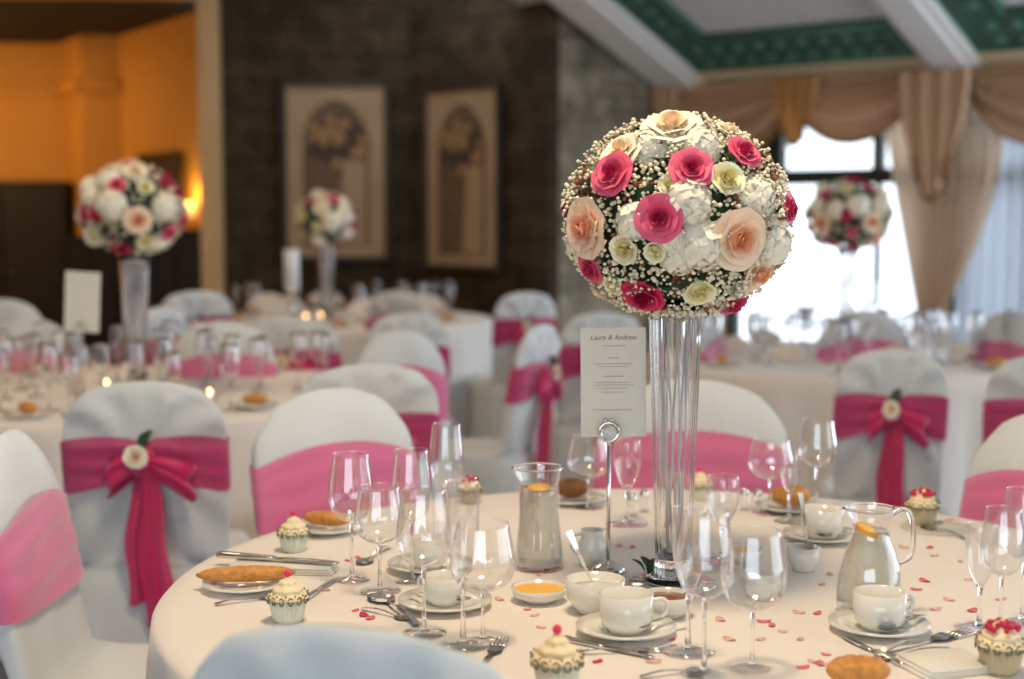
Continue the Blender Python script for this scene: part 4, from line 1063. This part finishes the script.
# bread, plates and napkins on the other tables
def fan_mb():
    def fn(u, v): a = (u - .5) * 2.4; r = .02 + .13 * v; return (r * math.sin(a), .012 * math.sin(u * 50) * v, .01 + r * math.cos(a) * .9 + .02)
    return grid(fn, 60, 6)
fan = fan_mb().mesh('napkin', M['cloth'])
for c, grp, n, ph in ((TL, 'napkins and plates on the left table', 6, .3), (TRt, 'napkins and plates on the window table', 7, .1), (TM, 'napkins and plates on the far table', 6, .6)):
    nm = {TL.x: 'left', TRt.x: 'window', TM.x: 'far'}[c.x]
    for k in range(n):
        side = ['right', 'far right', 'far', 'far left', 'left', 'near left', 'near', 'near right'][round((ph + 2 * PI * k / n) / (PI / 4)) % 8]
        a = ph + 2 * PI * k / n; x, y = c.x + .72 * math.cos(a), c.y + .72 * math.sin(a)
        o = put('side_plate', plate_mb(.08), None, (x, y, TZ + .001), mat=M['porcelain']); props(o, 'white side plate at the %s side of the %s table' % (side, nm), 'plate', 'side plates on the %s table' % nm)
        o = put('bread_roll', roll_mb(.09, .022, k), None, (x, y, TZ + .032), (0, 0, a + 1), mat=M['crust']); props(o, 'golden bread roll on a plate at the %s side of the %s table' % (side, nm), 'bread', 'bread rolls on the %s table' % nm)
        if nm != 'left':
            o = put('napkin', fan, None, (c.x + .5 * math.cos(a + .3), c.y + .5 * math.sin(a + .3), TZ - .003), (0, 0, R.uniform(-.5, .5)), scale=(.6, 1, .6) if nm == 'window' else (.95, 1, .95)); props(o, 'white fan napkin at the %s side of the %s table' % (side, nm), 'napkin', 'fan napkins on the %s table' % nm)
# ------------------------------------------------------------------ petals strewn on the nearest cloth
def petal_mb(s, seed):
    rn = random.Random(seed)
    pts_ = [(s * (1 + .15 * rn.uniform(-1, 1)) * math.cos(a) * (1.25 if math.cos(a) > 0 else .9), s * .75 * math.sin(a), .0006 + .0012 * math.cos(2 * a)) for a in [2 * PI * k / 12 for k in range(12)]]
    m = MB(); m.v = pts_ + [(0, 0, .0002)] + [(x, y, z + .0006) for x, y, z in pts_] + [(0, 0, .0008)]
    for k in range(12): k2 = (k + 1) % 12; m.f += [(12, k2, k), (25, 13 + k, 13 + k2), (k, k2, 13 + k2, 13 + k)]
    return m
PM = {m: [petal_mb(.009, s).mesh('petal', M[m]) for s in (1, 2)] for m in ('conf', 'confp', 'confd')}
lit = [(348, 561, 'confd'), (358, 558, 'conf'), (355, 611, 'conf'), (364, 616, 'confd'), (370, 619, 'conf'), (598, 662, 'confd'), (528, 610, 'conf'), (534, 616, 'confp'), (540, 575, 'confp'), (548, 572, 'conf'), (542, 628, 'confp'), (620, 546, 'confp'),
       (633, 548, 'conf'), (765, 622, 'conf'), (772, 626, 'conf'), (782, 632, 'confp'), (800, 613, 'confp'), (817, 614, 'conf'), (802, 668, 'conf'), (820, 664, 'conf'), (812, 662, 'confp'), (930, 548, 'conf'), (935, 556, 'confp'), (924, 581, 'conf'), (917, 590, 'conf'),
       (935, 610, 'confp'), (973, 611, 'conf'), (942, 653, 'confd'), (918, 657, 'conf'), (826, 665, 'confp'), (960, 562, 'confp'), (1000, 600, 'confp'), (822, 585, 'confp'), (905, 548, 'confp'), (760, 640, 'confp'), (655, 662, 'confp'), (720, 620, 'confp'), (700, 545, 'confp'),
       (730, 640, 'confp'), (825, 655, 'conf'), (800, 640, 'confp'), (830, 575, 'confp'), (910, 600, 'confp'), (968, 580, 'confp'), (500, 600, 'confp'), (478, 610, 'confp'), (950, 520, 'confp'), (672, 640, 'conf'), (325, 590, 'confp'), (948, 600, 'confp')]
for k, (px, py, m) in enumerate(lit):
    P = at_z(px, py, TZ)
    o = put('petal', PM[m][k % 2], None, (P.x, P.y, TZ + .0012), (0, 0, R.random() * 6), scale=R.uniform(.7, 1.25))
    props(o, {'conf': 'pink paper petal strewn on the nearest tablecloth', 'confp': 'pale peach paper petal strewn on the nearest tablecloth', 'confd': 'deep pink paper petal strewn on the nearest tablecloth'}[m], 'confetti', {'conf': 'pink petals on the cloth', 'confp': 'pale peach petals on the cloth', 'confd': 'deep pink petals on the cloth'}[m])
# ------------------------------------------------------------------ ceiling lamps (above the frame)
for (x, y, pw, lab) in ((.1, 2.0, 50, 'round ceiling lamp above the nearest table'), (-1.8, 4.9, 20, 'round ceiling lamp above the left table'), (-1.2, 7.6, 16, 'round ceiling lamp above the far table')):
    e = empty('ceiling_lamp', lab, 'lamp', (x, y, ZTOPC)); put('rim', lathe([(.001, 0), (.30, 0), (.31, -.05), (.29, -.06), (.28, -.02), (.001, -.02)], 40), e, mat=M['silver'])
    area_light('ceiling_lamp_light', (x, y, ZTOPC - .07), (x, y, 0), .5, .5, pw, WARM, 'DISK')
